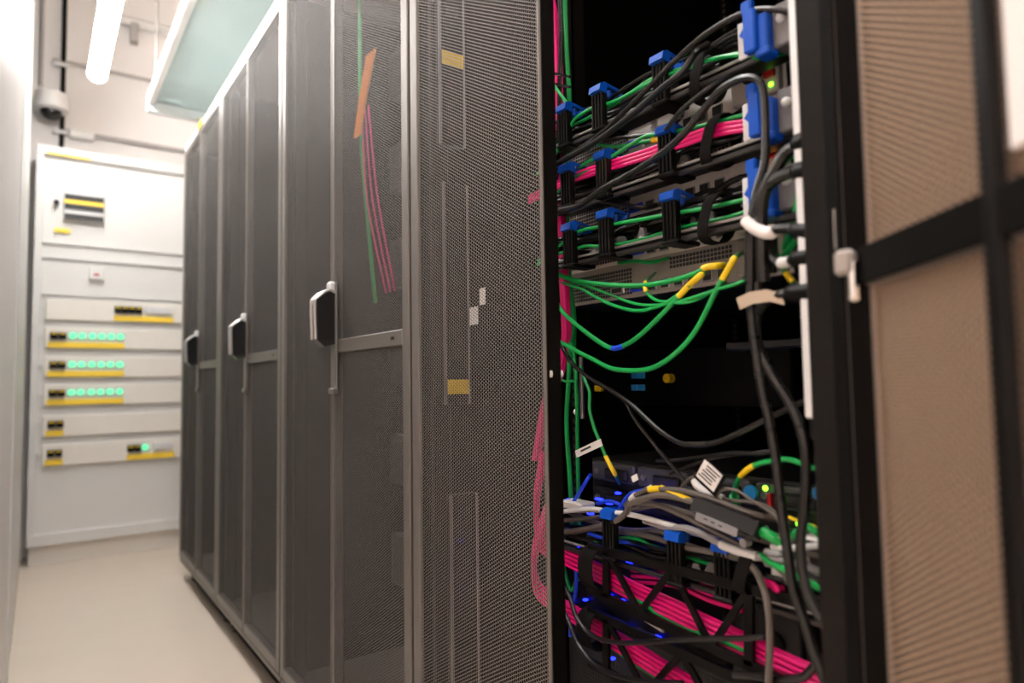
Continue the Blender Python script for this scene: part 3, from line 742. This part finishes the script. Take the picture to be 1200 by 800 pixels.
cable([(640,245,.69),(690,236,.70),(730,240,.70),(752,243,.70),(770,240,.72)], 0.0036, BK, 'black cord curling under the second arm', 'power_cable', 'cord')
cable([(780,152,.66),(800,128,.655),(830,104,.66),(855,90,.68)], 0.0030, BK, 'black cord beside the arch of the second arm', 'power_cable', 'cord')
# vertical bundle along the left rail
gc([(661,-60,.72),(662,0,.72),(664,60,.72),(667,110,.72),(667,150,.72),(664,200,.72),(666,300,.73),(668,340,.73),(671,375,.73),(668,410,.73),(666,450,.73),(664,500,.73),(668,560,.73),(671,620,.73)], 'thick green cable dropping down the left rail', 0.0040)
gc([(668,300,.74),(668,330,.74),(673,370,.74),(673,410,.74),(676,470,.74),(677,540,.74),(679,620,.74)], 'second green cable dropping down the left rail', 0.0034)
gc([(659,445,.71),(663,447,.71),(666,446,.71),(675,444,.71),(673,420,.715),(670,402,.72)], 'green cable hooking round the left rail below the swags', 0.0022)
for i in range(7):
    cable([(640-1.5*i,-20,.70),(645,0,.70),(650,30,.70),(653,70,.705),(654,110,.705),(654,180,.71),(657,250,.712),(661,330,.715),(663,370,.715),(663,400,.72),(655,440,.74),(640,470,.76),(628,540,.74)], 0.0026, PK,
          'pink cable in the bundle hanging along the left rail', group='pink cables hanging along the left rail', off=Vector((0.004*(i % 3), 0.0045*(i//3), 0)))
for i, px in enumerate((655, 657)):
    cable([(px-3,-60,.70),(px,0,.70),(px+1.5,40,.70),(px,90,.70),(px-1,140,.70),(px-4,220,.71)], 0.0022, GR, ('left' if i == 0 else 'right')+' of the two thin grey cords beside the hanging pink bundle', 'power_cable', 'cord')
p = on_x(659, 92, 0.69)
tb = B().bar(on_x(646,86,.69), on_x(646,102,.69), 0.004, 0.004).build('tie_bar', 'black', rackD)
B().bar(on_x(648,86,.69), on_x(668,90,.69), 0.004, 0.004).build('upper_tie', 'black', tb); B().bar(on_x(648,98,.69), on_x(668,102,.69), 0.004, 0.004).build('lower_tie', 'black', tb)
# green swags in front of the empty bay
XS = 0.67
o, pth = gc([(640,315,.72),(668,326,.70),(690,331,.68),(720,334,XS),(755,334,XS),(790,328,XS),(815,320,XS),(828,313,.675),(845,311,.69),(852,310,.74),(855,309,.815)], 'upper green swag with a yellow boot plugged into the appliance', 0.0034)
sleeve(o, pth, 0.66, 0.84, 0.0042, 'yellow', 'boot')
gc([(640,318,.72),(668,328,.70),(690,336,.69),(715,345,.68),(745,356,XS),(775,357,XS),(800,352,XS),(835,341,XS),(870,330,XS),(900,318,.72)], 'thin green swag just under the upper one', 0.0022)
o, pth = gc([(655,330,.72),(680,338,.69),(700,349,.68),(720,358,XS),(745,364,XS),(768,360,XS),(785,352,XS),(800,341,XS),(812,331,XS),(822,322,.69),(828,319,.75),(832,318,.815)], 'green swag whose yellow boot points up at the ports', 0.0026)
o, pth = gc([(650,350,.72),(660,366,.69),(675,380,.68),(700,399,XS),(718,408,XS),(735,403,XS),(752,391,XS),(775,369,XS),(793,350,XS),(808,334,XS),(822,322,XS),(828,320,.74),(833,320,.815)], 'green swag with a short blue sleeve at its lowest point', 0.0034)
sleeve(o, pth, 0.335, 0.40, 0.0038, 'bluesl', 'blue_sleeve'); sleeve(o, pth, 0.69, 0.84, 0.0042, 'yellow', 'boot')
o, pth = gc([(645,395,.72),(661,403,.68),(675,411,XS),(695,421,XS),(715,431,XS),(735,434,XS),(757,433,XS),(775,426,XS),(795,411,XS),(812,392,XS),(826,368,XS),(838,343,XS),(848,325,XS),(857,309,XS),(862,301,.68),(868,297,.74),(872,295,.815)], 'lowest and longest green swag rising to a yellow boot', 0.0034)
sleeve(o, pth, 0.745, 0.86, 0.0043, 'yellow', 'boot')
o, pth = gc([(772,316,.815),(765,322,.74),(757,330,.68),(756,337,XS),(760,345,XS),(770,352,XS),(785,354,XS),(805,354,XS),(830,345,.69),(850,330,.75)], 'small green loop with a yellow tag under the appliance', 0.0022)
sleeve(o, pth, 0.24, 0.40, 0.0032, 'yellow', 'boot')
o, pth = gc([(900,280,.66),(912,300,.65),(920,318,.645),(930,331,.64),(942,345,.64),(955,362,.64),(985,380,.65)], 'green cable with a yellow sleeve beside the right post', 0.0026)
sleeve(o, pth, 0.36, 0.52, 0.0034, 'yellow')
o, pth = gc([(680,430,.72),(687,449,.71),(691,460,.705),(691,480,.70),(696,500,.70),(703,518,.70),(711,537,.70),(720,554,.70),(726,566,.74)], 'green cable carrying a white flag label and yellow end', 0.0028)
sleeve(o, pth, 0.74, 0.90, 0.0034, 'yellow')
a, b = on_x(675,532,.694), on_x(705,518,.694)
fl = B().bar(a, b, 0.011, 0.0008).build('flag_label', 'paper', o); B().bar(a.lerp(b,0.2)-Vector((0.0006,0,-0.001)), a.lerp(b,0.6)-Vector((0.0006,0,-0.001)), 0.003, 0.0004).build('label_print', 'ink', fl)
gc([(905,205,.62),(930,180,.62),(938,205,.62),(936,235,.625),(930,262,.63),(920,290,.66)], 'green cable hanging behind the plugs at the right post', 0.0042)
gc([(945,170,.62),(942,200,.622),(938,240,.63),(930,285,.64),(905,310,.68)], 'second green cable hanging behind the plugs at the right post', 0.0034)
o, pth = gc([(930,300,.70),(905,305,.70),(880,320,.72),(870,328,.78)], 'green cable leaning left behind the hanging cord pair', 0.003)
# power cords and plugs at the right
def plug(o, a, b, r=0.011): 
    a, b = on_x(*a), on_x(*b); B().tube([a, a.lerp(b,0.15), a.lerp(b,0.7), b], [r*0.55, r, r, r*0.9], 10).build('plug', 'black', o, True)
def pcord(pts, r, m, label): return cable(pts, r, m, label, 'power_cable', 'cord')
o, _ = pcord([(895,330,.625),(893,290,.622),(892,255,.62),(896,225,.615),(908,200,.612),(922,178,.61),(940,168,.605),(965,160,.60)], 0.0068, GR, 'thick grey power cord curving up to the upper plug')
plug(o, (930,170,.605), (985,152,.60))
o, _ = pcord([(880,330,.628),(880,290,.625),(882,262,.622),(888,240,.62),(900,218,.615),(918,205,.61),(940,200,.605),(965,196,.60)], 0.0066, GR, 'thick grey power cord curving up to the second plug')
plug(o, (930,202,.605), (985,192,.60))
o, _ = pcord([(905,320,.64),(904,290,.635),(906,268,.63),(915,258,.625),(930,254,.62),(960,250,.61)], 0.005, BK, 'black power cord looping to the third plug')
o, p_ = pcord([(874,258,.617),(880,264,.616),(890,270,.615),(902,273,.614),(912,268,.612),(930,268,.61),(960,272,.605)], 0.0052, BK, 'black power cord with a white wrapped label')
sleeve(o, p_, 0.0, 0.62, 0.0068, 'paper', 'wrapped_label'); plug(o, (928,269,.608), (990,275,.60))
o, p_ = pcord([(906,270,.63),(906,290,.628),(908,303,.62),(918,308,.615),(935,303,.61),(965,298,.605)], 0.0050, BK, 'black power cord with a pale tie by the right post')
sleeve(o, p_, 0.55, 0.72, 0.0058, 'palegrey', 'tie'); plug(o, (928,305,.608), (990,296,.60))
o, p_ = pcord([(888,365,.63),(900,352,.625),(915,345,.615),(935,342,.61),(965,340,.605)], 0.0052, BK, 'black power cord with a curled tan paper flag')
plug(o, (922,344,.608), (990,338,.60))
fa = [on_x(px,py,.612) for px,py in ((865,356),(880,349),(900,346),(917,350))]; vs = []
for i, q in enumerate(fa):
    for s in (-0.0065, 0.0065):
        for d in (0, 0.0008): vs.append(q+Vector((d, 0.002*s/0.0065, s)))
fs = []
for i in range(3):
    a = i*4; b = a+4; fs += [(a,a+2,b+2,b),(a+1,b+1,b+3,a+3),(a,b,b+1,a+1),(a+2,a+3,b+3,b+2)]
fs += [(0,1,3,2),(12,14,15,13)]
B().add(vs, fs).build('paper_flag', 'tanpaper', o)
# pair of cords hanging through the bay
o, p_ = pcord([(878,280,.632),(880,310,.63),(880,350,.628),(883,390,.626),(887,415,.625),(893,455,.624),(902,495,.624),(909,535,.624),(914,580,.622),(922,640,.622),(930,690,.622),(945,735,.62),(958,775,.62),(985,840,.62)], 0.0052, BK, 'left cord of the pair hanging through the empty bay')
for f in (0.25,0.3,0.36,0.42,0.48,0.55,0.62): sleeve(o, p_, f, f+0.012, 0.0056, 'greycord', 'band')
o, p_ = pcord([(889,270,.636),(888,320,.634),(887,370,.632),(889,405,.63),(905,440,.628),(924,470,.626),(937,498,.625),(944,530,.625),(944,580,.625),(938,640,.625),(945,690,.622),(968,735,.62),(990,770,.62)], 0.0052, BK, 'right cord of the pair hanging through the empty bay')
for f in (0.3,0.37,0.44,0.5): sleeve(o, p_, f, f+0.012, 0.0056, 'greycord', 'band')
# cords crossing the empty bay
o, p_ = pcord([(640,380,.70),(658,405,.68),(670,425,.68),(690,442,.68),(712,455,.68),(735,470,.68),(755,488,.68),(775,506,.68),(795,518,.68),(815,521,.68),(840,518,.68),(870,505,.68),(900,490,.68),(930,476,.67),(960,462,.66),(990,450,.66)], 0.0034, GR, 'grey cord sagging across the empty bay to the right post')
sleeve(o, p_, 0.58, 0.64, 0.0042, 'greycord', 'joint')
pcord([(715,455,.685),(732,470,.685),(742,488,.685),(758,510,.685),(780,537,.685),(800,560,.685),(818,575,.685),(850,590,.69)], 0.0027, GR, 'thin grey cord falling from the sagging cord to the tangle')
# tangle of grey cords on the lower arm
tangle = [
    [(655,625,.70),(700,617,.68),(722,610,.67),(734,600,.665),(738,591,.66),(755,584,.66),(775,580,.66),(800,584,.66),(830,594,.66),(860,606,.67),(900,625,.68),(960,640,.70)],
    [(733,592,.68),(745,580,.67),(765,573,.665),(800,575,.66),(830,583,.66),(860,594,.66),(890,604,.67),(925,610,.70)],
    [(655,598,.70),(680,598,.69),(705,598,.69),(730,601,.68),(760,608,.68),(790,616,.68),(840,632,.68),(880,645,.68),(920,660,.68),(960,680,.70)],
    [(655,610,.70),(700,606,.70),(740,598,.69),(770,592,.68),(800,599,.68),(830,610,.68),(870,626,.68),(920,640,.68),(970,655,.70)],
    [(745,590,.68),(765,590,.675),(785,597,.672),(808,608,.67),(835,622,.67),(870,640,.665),(895,655,.66),(915,668,.66),(930,690,.66)],
    [(755,610,.675),(780,617,.67),(810,620,.665),(850,640,.66),(880,650,.66),(905,655,.66),(935,660,.66),(985,680,.66)],
    [(655,630,.70),(690,620,.70),(720,622,.70),(760,628,.69),(800,640,.68),(850,650,.67),(880,662,.66),(895,690,.655),(901,720,.65),(902,760,.65),(900,820,.65)],
    [(770,540,.70),(800,538,.70),(830,534,.70),(860,530,.70),(890,532,.70),(905,530,.70)],
    [(785,555,.70),(810,545,.695),(840,536,.70),(870,532,.71),(910,527,.72)],
    [(830,596,.665),(845,575,.66),(862,574,.655),(880,585,.655),(900,598,.655),(912,610,.655),(915,625,.655),(905,640,.66)],
    [(795,575,.68),(810,560,.675),(818,570,.672),(835,580,.67),(858,586,.668),(890,590,.67),(908,600,.67),(916,618,.67)],
    [(660,640,.71),(720,632,.70),(780,645,.69),(840,655,.68),(900,675,.67),(960,690,.68)],
]
words = ('arching highest over the blue latch', 'running just behind the yellow sleeves', 'lying straight and low across the arm', 'passing behind the arching cord', 'dropping toward the pink tangle', 'leaving the middle blue latch to the right', 'bending straight down by the strap', 'spanning flat below the hanging pair', 'crossing under the paper tag', 'looping round the green plug', 'wrapped in a white sleeve', 'lowest under the latches')
radii = (0.0042, 0.0036, 0.0038, 0.0036, 0.0036, 0.0042, 0.0040, 0.0024, 0.0022, 0.0018, 0.0022, 0.003)
for i, pts in enumerate(tangle):
    o, p_ = pcord(pts, radii[i], BK if i in (7, 8, 11) else 'labelgrey' if i in (2, 5) else 'palecord', 'grey cord in the lower tangle '+words[i] if i not in (7,8,11) else 'dark cord in the lower tangle '+words[i])
    if i == 10: sleeve(o, p_, 0.22, 0.52, 0.0046, 'paper', 'white_sleeve')
    if i == 1: sleeve(o, p_, 0.28, 0.34, 0.0046, 'yellow'); sleeve(o, p_, 0.10, 0.16, 0.0044, 'paper', 'tag_wrap')
    if i == 5: sleeve(o, p_, 0.42, 0.62, 0.0052, 'palegrey', 'pale_sleeve')
rnd = random.Random(11)
for i in range(9):
    z = z4+0.008+rnd.random()*0.045; x = 0.69+rnd.random()*0.05
    cable([Vector((x+rnd.uniform(-.01,.01), 0.862-j*0.073, z+rnd.uniform(-.010,.010))) for j in range(8)], rnd.choice((0.0028,0.0036)), rnd.choice((GR, 'palecord', GR)), 'grey cord bedded deep in the lower cable arm', 'power_cable', 'cord', 'grey cords bedded in the lower cable arm', 5, 7)
# things in the tangle
def rot_box(name, c, u, v, su, sv, th, m, parent=None, bev=0):
    """slab centred at c with edge directions u, v (in the y-z plane) and thickness th along x"""
    c = Vector(c); u = Vector(u).normalized(); w = Vector(v); w = (w-u*w.dot(u)).normalized(); x = u.cross(w)
    vs = [c+u*(a*su/2)+w*(b*sv/2)+x*(d*th/2) for d in (-1,1) for a,b in ((-1,-1),(1,-1),(1,1),(-1,1))]
    return B().add(vs, [(0,3,2,1),(4,5,6,7),(0,1,5,4),(1,2,6,5),(2,3,7,6),(3,0,4,7)]).build(name, m, parent)
a, b = on_x(815,592,.65), on_x(890,622,.65); mid = (a+b)/2; u = b-a
ad = thing('cable_adapter', 'dark grey adapter box with a printed pale label in the tangle', 'adapter', tuple(mid))
rot_box('body', mid, u, (0.5,0,1), u.length, 0.017, 0.016, 'darkgrey', ad)
lb = rot_box('label', mid+Vector((-0.0105,0.006,-0.007)), u, (0.0,0,1), u.length*0.66, 0.010, 0.001, 'labelgrey', ad)
for k in range(3): rot_box('label_print', mid+Vector((-0.0114,0.020-k*0.010,-0.0035-0.0022*k)), u, (0,0,1), 0.005, 0.0014, 0.0006, 'ink', lb)
c = on_x(872,640,.648); B().cyl(c+Vector((-0.002,0,0.004)), c+Vector((0.008,0,0.004)), 0.005, 14).build('end_stud', 'labelgrey', ad, True)
c = on_x(831,557,.655)
tg = thing('paper_tag', 'square white printed tag standing on its corner in the tangle', 'tag', tuple(c))
d1 = (on_x(848,560,.655)-on_x(829,543,.655)); d2 = (on_x(829,543,.655)-on_x(814,557,.655))
rot_box('backing', c+Vector((0.0012,0,-0.002)), d1, d2, 0.036, 0.030, 0.0012, 'black', tg)
sh = rot_box('sheet', c, d1, d2, 0.030, 0.025, 0.0008, 'paper', tg)
for k in range(5):
    rot_box('print_line', c+Vector((-0.0008,0,0))+d2.normalized()*(0.009-k*0.0042), d1, d2, 0.022-0.004*(k % 2), 0.0016, 0.0004, 'ink', sh)
for px, py, lab, s in ((744,560,'white',0.012),(761,572,'white',0.010)):
    c = on_x(px,py,.675); rot_box('cord_flag', c, (0,1,-0.5), (0,0.5,1), s, s*0.7, 0.001, 'paper').name
for o in [o for o in C.objects if o.name.startswith('cord_flag')]:
    tag(o, 'upper small white cord flag left of the yellow sleeve' if o.name == 'cord_flag' else 'lower small white cord flag left of the yellow sleeve', 'flag')
o, p_ = cable([(775,571,.665),(785,575,.662),(800,582,.66),(812,587,.66)], 0.0036, 'yellow', 'stubby yellow cable end lying on the grey cords')
# green odds and ends at the lower right
o, p_ = gc([(862,590,.70),(860,578,.69),(865,562,.68),(876,550,.675),(890,543,.672),(905,540,.67),(922,538,.67),(945,545,.665),(975,555,.66)], 'green cable arching with a yellow sleeve below the hanging pair', 0.0030)
sleeve(o, p_, 0.30, 0.46, 0.0034, 'yellow')
sleeve(o, p_, 0.0, 0.10, 0.006, 'green', 'plug')
o, p_ = gc([(893,622,.655),(903,628,.655),(914,635,.66),(922,645,.67),(926,665,.69)], 'green cable with a fat ribbed plug beside the adapter', 0.0030)
sleeve(o, p_, 0.0, 0.55, 0.0060, 'green', 'plug')
gc([(975,560,.64),(972,600,.645),(966,628,.65),(955,622,.65),(945,616,.655),(935,622,.66),(925,632,.67)], 'green cable hooking beside the lower right post', 0.0036)
gc([(892,650,.66),(905,660,.655),(935,675,.65),(950,683,.648),(962,690,.645),(985,700,.64)], 'green cable slanting down to the lower right post', 0.0034)
o, p_ = gc([(925,606,.67),(935,610,.665),(955,617,.66),(975,625,.66)], 'yellow wire crossing behind the lower right cords', 0.0018); o.data.materials[0] = M['yellow']; o.name = 'yellow_wire'
gc([(655,628,.71),(690,634,.70),(740,630,.70),(765,640,.70),(800,650,.70),(850,668,.70)], 'green cable under the lower blue latches', 0.0028)
c = on_x(958,655,.70)
cn_ = thing('connector_block', 'pale grey connector block behind the lower right cords', 'connector', tuple(c))
B().box((.70, c.y-0.028, c.z-0.020), (.74, c.y+0.022, c.z+0.022), 0.003).build('shell', 'panel', cn_)
B().box((.696, c.y-0.018, c.z-0.012), (.70, c.y+0.008, c.z+0.014), 0.002).build('insert', 'darksteel', cn_)
B().cyl((.69, c.y+0.018, c.z), (.70, c.y+0.018, c.z), 0.005, 12).build('thumbscrew', 'chrome', cn_, True)
for k, (px, py) in enumerate(((905,655),(915,672))):
    c = on_x(px, py, .675); tag(B().box((.672, c.y-0.012, c.z-0.010), (.70, c.y+0.012, c.z+0.010), 0.003).build('network_plug', 'palegrey'), ('upper' if k == 0 else 'lower')+' pale network plug right of the black strap', 'plug')
for i in range(4):
    cable([(890,675,.68),(900,680,.67),(908,685,.665),(912,692-4*i,.665),(906,690,.67),(918,688,.68),(912,698,.70)], 0.0024, PK, 'pink cable twisted in the small knot right of the strap', group='pink knot beside the strap', off=Vector((0.003*i, 0.002*i, -0.003*i)))
# pink bundles at the bottom
def bundle(pts, rows, cols, r, label, group):
    for i in range(rows):
        for j in range(cols):
            cable(pts, r, PK, label, group=group, off=Vector((0.0055*j, 0.0, -0.0068*i + 0.0012*((j*7+i*3) % 3 - 1))))
bundle([(634,530,.64),(627,580,.645),(630,622,.66),(645,638,.68),(668,647,.685),(700,663,.68),(745,686,.68),(790,706,.68),(835,728,.68),(870,744,.68),(905,762,.675),(940,778,.67),(975,793,.67),(1010,810,.67)], 4, 2, 0.0027, 'pink cable in the upper of the two thick bottom bundles', 'upper thick pink bundle')
bundle([(640,590,.62),(625,640,.63),(628,680,.66),(648,698,.68),(672,712,.685),(705,733,.68),(745,757,.68),(790,785,.68),(835,812,.68),(880,840,.68)], 4, 2, 0.0027, 'pink cable in the lower of the two thick bottom bundles', 'lower thick pink bundle')
for i in range(3):
    cable([(740,668,.70),(790,672,.70),(830,688,.70),(870,700,.70)], 0.0028, PK, 'pink cable showing behind the upper lattice bar', group='pink cables behind the upper lattice bar', off=Vector((0, 0, -0.008*i)))
gc([(690,690,.685),(725,690,.683),(750,704,.68),(775,722,.68),(800,735,.68),(840,748,.68),(880,765,.68),(930,790,.68),(970,810,.68)], 'green cable running along the underside of the upper pink bundle', 0.0036)
gc([(700,745,.69),(740,775,.69),(775,797,.69),(800,815,.69)], 'green cable running along the underside of the lower pink bundle', 0.0030)
gc([(655,640,.70),(668,690,.70),(676,680,.70),(690,672,.70)], 'short green cable left of the lower strap', 0.0028)
o, p_ = pcord([(655,680,.66),(667,698,.655),(675,722,.65),(688,740,.648),(705,749,.646),(730,753,.645),(760,752,.643),(800,749,.642),(840,748,.642),(885,747,.645),(905,742,.66)], 0.0034, BK, 'black cord with white printing running level across the pink bundles')
for f in (0.14,0.2,0.26,0.52,0.58,0.64,0.70,0.77,0.83): print_mark(o, p_, f, f+0.045, 0.0031)
o, p_ = pcord([(655,705,.66),(667,730,.655),(676,752,.652),(690,772,.65),(705,784,.648),(725,792,.647),(755,798,.647),(800,800,.65)], 0.0034, BK, 'black cord with white printing sagging at the bottom left')
for f in (0.15,0.3,0.45,0.55,0.65,0.75): print_mark(o, p_, f, f+0.05, 0.0031)
c = on_x(757,725,.69); tag(B().prism([(c.y+0.028, c.z+0.010), (c.y-0.022, c.z+0.004), (c.y-0.030, c.z-0.010), (c.y+0.016, c.z-0.002)], 0, .69, .693).build('metal_tab', 'panel'), 'bare metal tab between the two thick pink bundles', 'tab')
pcord([(860,790,.66),(930,795,.66),(955,780,.655),(985,750,.65)], 0.0046, GR, 'grey cord rising at the bottom right corner of the rack')
# cables inside the next rack, seen through its perforated door
yC = YD+W
cable([Vector((0.68, 1.54, H+0.20)), Vector((0.67, 1.56, H+0.40)), Vector((0.66, 1.58, H+0.65)), Vector((0.66, 1.59, 2.0))], 0.005, G, 'green cable run inside the rack beside the open one')
for i in range(3):
    cable([Vector((0.69, 1.50-0.025*i, H+0.22)), Vector((0.66, 1.54-0.03*i, H+0.45)), Vector((0.645, 1.54-0.02*i, H+0.68))], 0.0022, PK, 'pink cable run inside the rack beside the open one', group='pink runs inside the neighbouring rack')
for i in range(4):
    cable([Vector((0.64, 1.57-0.010*i, H+0.62)), Vector((0.64, 1.54-0.012*i, H+0.70)), Vector((0.64, 1.49-0.014*i, H+0.80))], 0.004, 'orange', 'orange fibre bend inside the rack beside the open one', group='orange fibres inside the neighbouring rack')
for k in range(6):
    z = 0.35+k*0.27
    server(z, z+0.13, '%s server from the floor inside the rack beside the open one' % ('first','second','third','fourth','fifth','sixth')[k], face='chassis', x=0.80, y0=yC+0.17, y1=yC+0.62, ports=False)
# catch on the left post
c = on_x(654, 438, 0.575)
kt = B().cyl((0.560, c.y, c.z), (0.580, c.y, c.z), 0.0055, 16).build('door_catch', 'palegrey', rackD, True); kt['label'] = 'small pale round door catch'
B().cyl((0.556, c.y, c.z), (0.560, c.y, c.z), 0.0075, 16).build('head', 'panel', kt, True)
# hinge hardware by the open leaf
c0 = on_x(981, 262, 0.520); hg = B().box((0.518, c0.y-0.003, on_x(983,294,.52).z), (0.530, c0.y+0.003, on_x(983,241,.52).z), 0.002).build('leaf_hinge', 'hingegrey', rackD); hg['label'] = 'pale metal hinge'
c1 = on_x(993, 308, 0.517); B().box((0.509, c1.y-0.007, c1.z-0.010), (0.523, c1.y+0.008, c1.z+0.010), 0.003).build('knuckle', 'hingegrey', hg)
c2 = on_x(1001, 348, 0.515); B().cyl((0.515, c2.y, c2.z), (0.515, c2.y, c1.z), 0.0038, 12).build('pin', 'chrome', hg, True)
B().dome((0.515, c2.y, c2.z), 0.0045, Vector((0,0,-1)), 12, 5).build('pin_head', 'chrome', hg, True)

# ------------------------------------------------------------------ more of the clutter around the arms
for k in range(3):
    for i, (y, m_) in enumerate(((0.52, BK), (0.575, G), (0.63, GR), (0.69, BK), (0.75, GR))):
        z = T[k]+0.018
        o, p_ = cable([Vector((0.764, y, z)), Vector((0.752, y+0.004, z-0.002)), Vector((0.742, y+0.02, z-0.010)), Vector((0.732, y+0.07, z-0.016)), Vector((0.728, y+0.13, z-0.008)), Vector((0.725, y+0.2, z+0.004))], 0.0028, m_,
              '%s lead plugged into the server behind the %s arm, %s from the right' % ('green' if m_ == G else 'dark', ('topmost','second','third')[k], ('first','second','third','fourth','fifth')[i]))
        B().box((0.750, y-0.006, z-0.005), (0.767, y+0.006, z+0.005), 0.001).build('plug', 'palegrey' if i % 2 else 'black', o)
for i, (pts, lab) in enumerate((
    ([(726,596,.69),(735,582,.69),(745,576,.688),(758,575,.69),(775,578,.70)], 'cable with painted blue glow hooping behind the first lower latch'),
    ([(672,588,.70),(680,575,.70),(688,562,.70),(692,556,.72)], 'short cable with painted blue glow rising at the far left of the chassis'),
    ([(690,625,.70),(705,630,.695),(722,634,.69),(745,637,.70),(765,645,.72)], 'cable with painted blue glow lying under the first lower latch'),
    ([(668,745,.69),(670,715,.69),(675,690,.69),(674,660,.69),(668,640,.70)], 'cable with painted blue glow standing at the left of the pink bundles'),
    ([(700,590,.70),(712,587,.695),(724,590,.69),(734,598,.70)], 'cable with painted blue glow crossing left of the arching grey cord'))):
    cable(pts, 0.0028, 'bluesl', lab)  # blue jacket colour stands in for the glow of the blue lights
pc = [([(655,600,.68),(690,596,.675),(720,600,.672),(745,604,.67),(775,612,.668),(805,620,.668)], 'white cord lying over the first lower latch'),
      ([(905,640,.66),(925,642,.655),(950,640,.65),(990,636,.65)], 'white cord lying level by the lower right post')]
for pts, lab in pc: cable(pts, 0.0034, 'palegrey', lab, 'power_cable', 'cord')
c = on_x(676, 592, .70)
tag(B().box((.69, c.y-0.022, c.z-0.006), (.72, c.y+0.030, c.z+0.006), 0.002).build('metal_clip', 'panel'), 'bare metal clip at the left end of the lower tangle', 'clip')
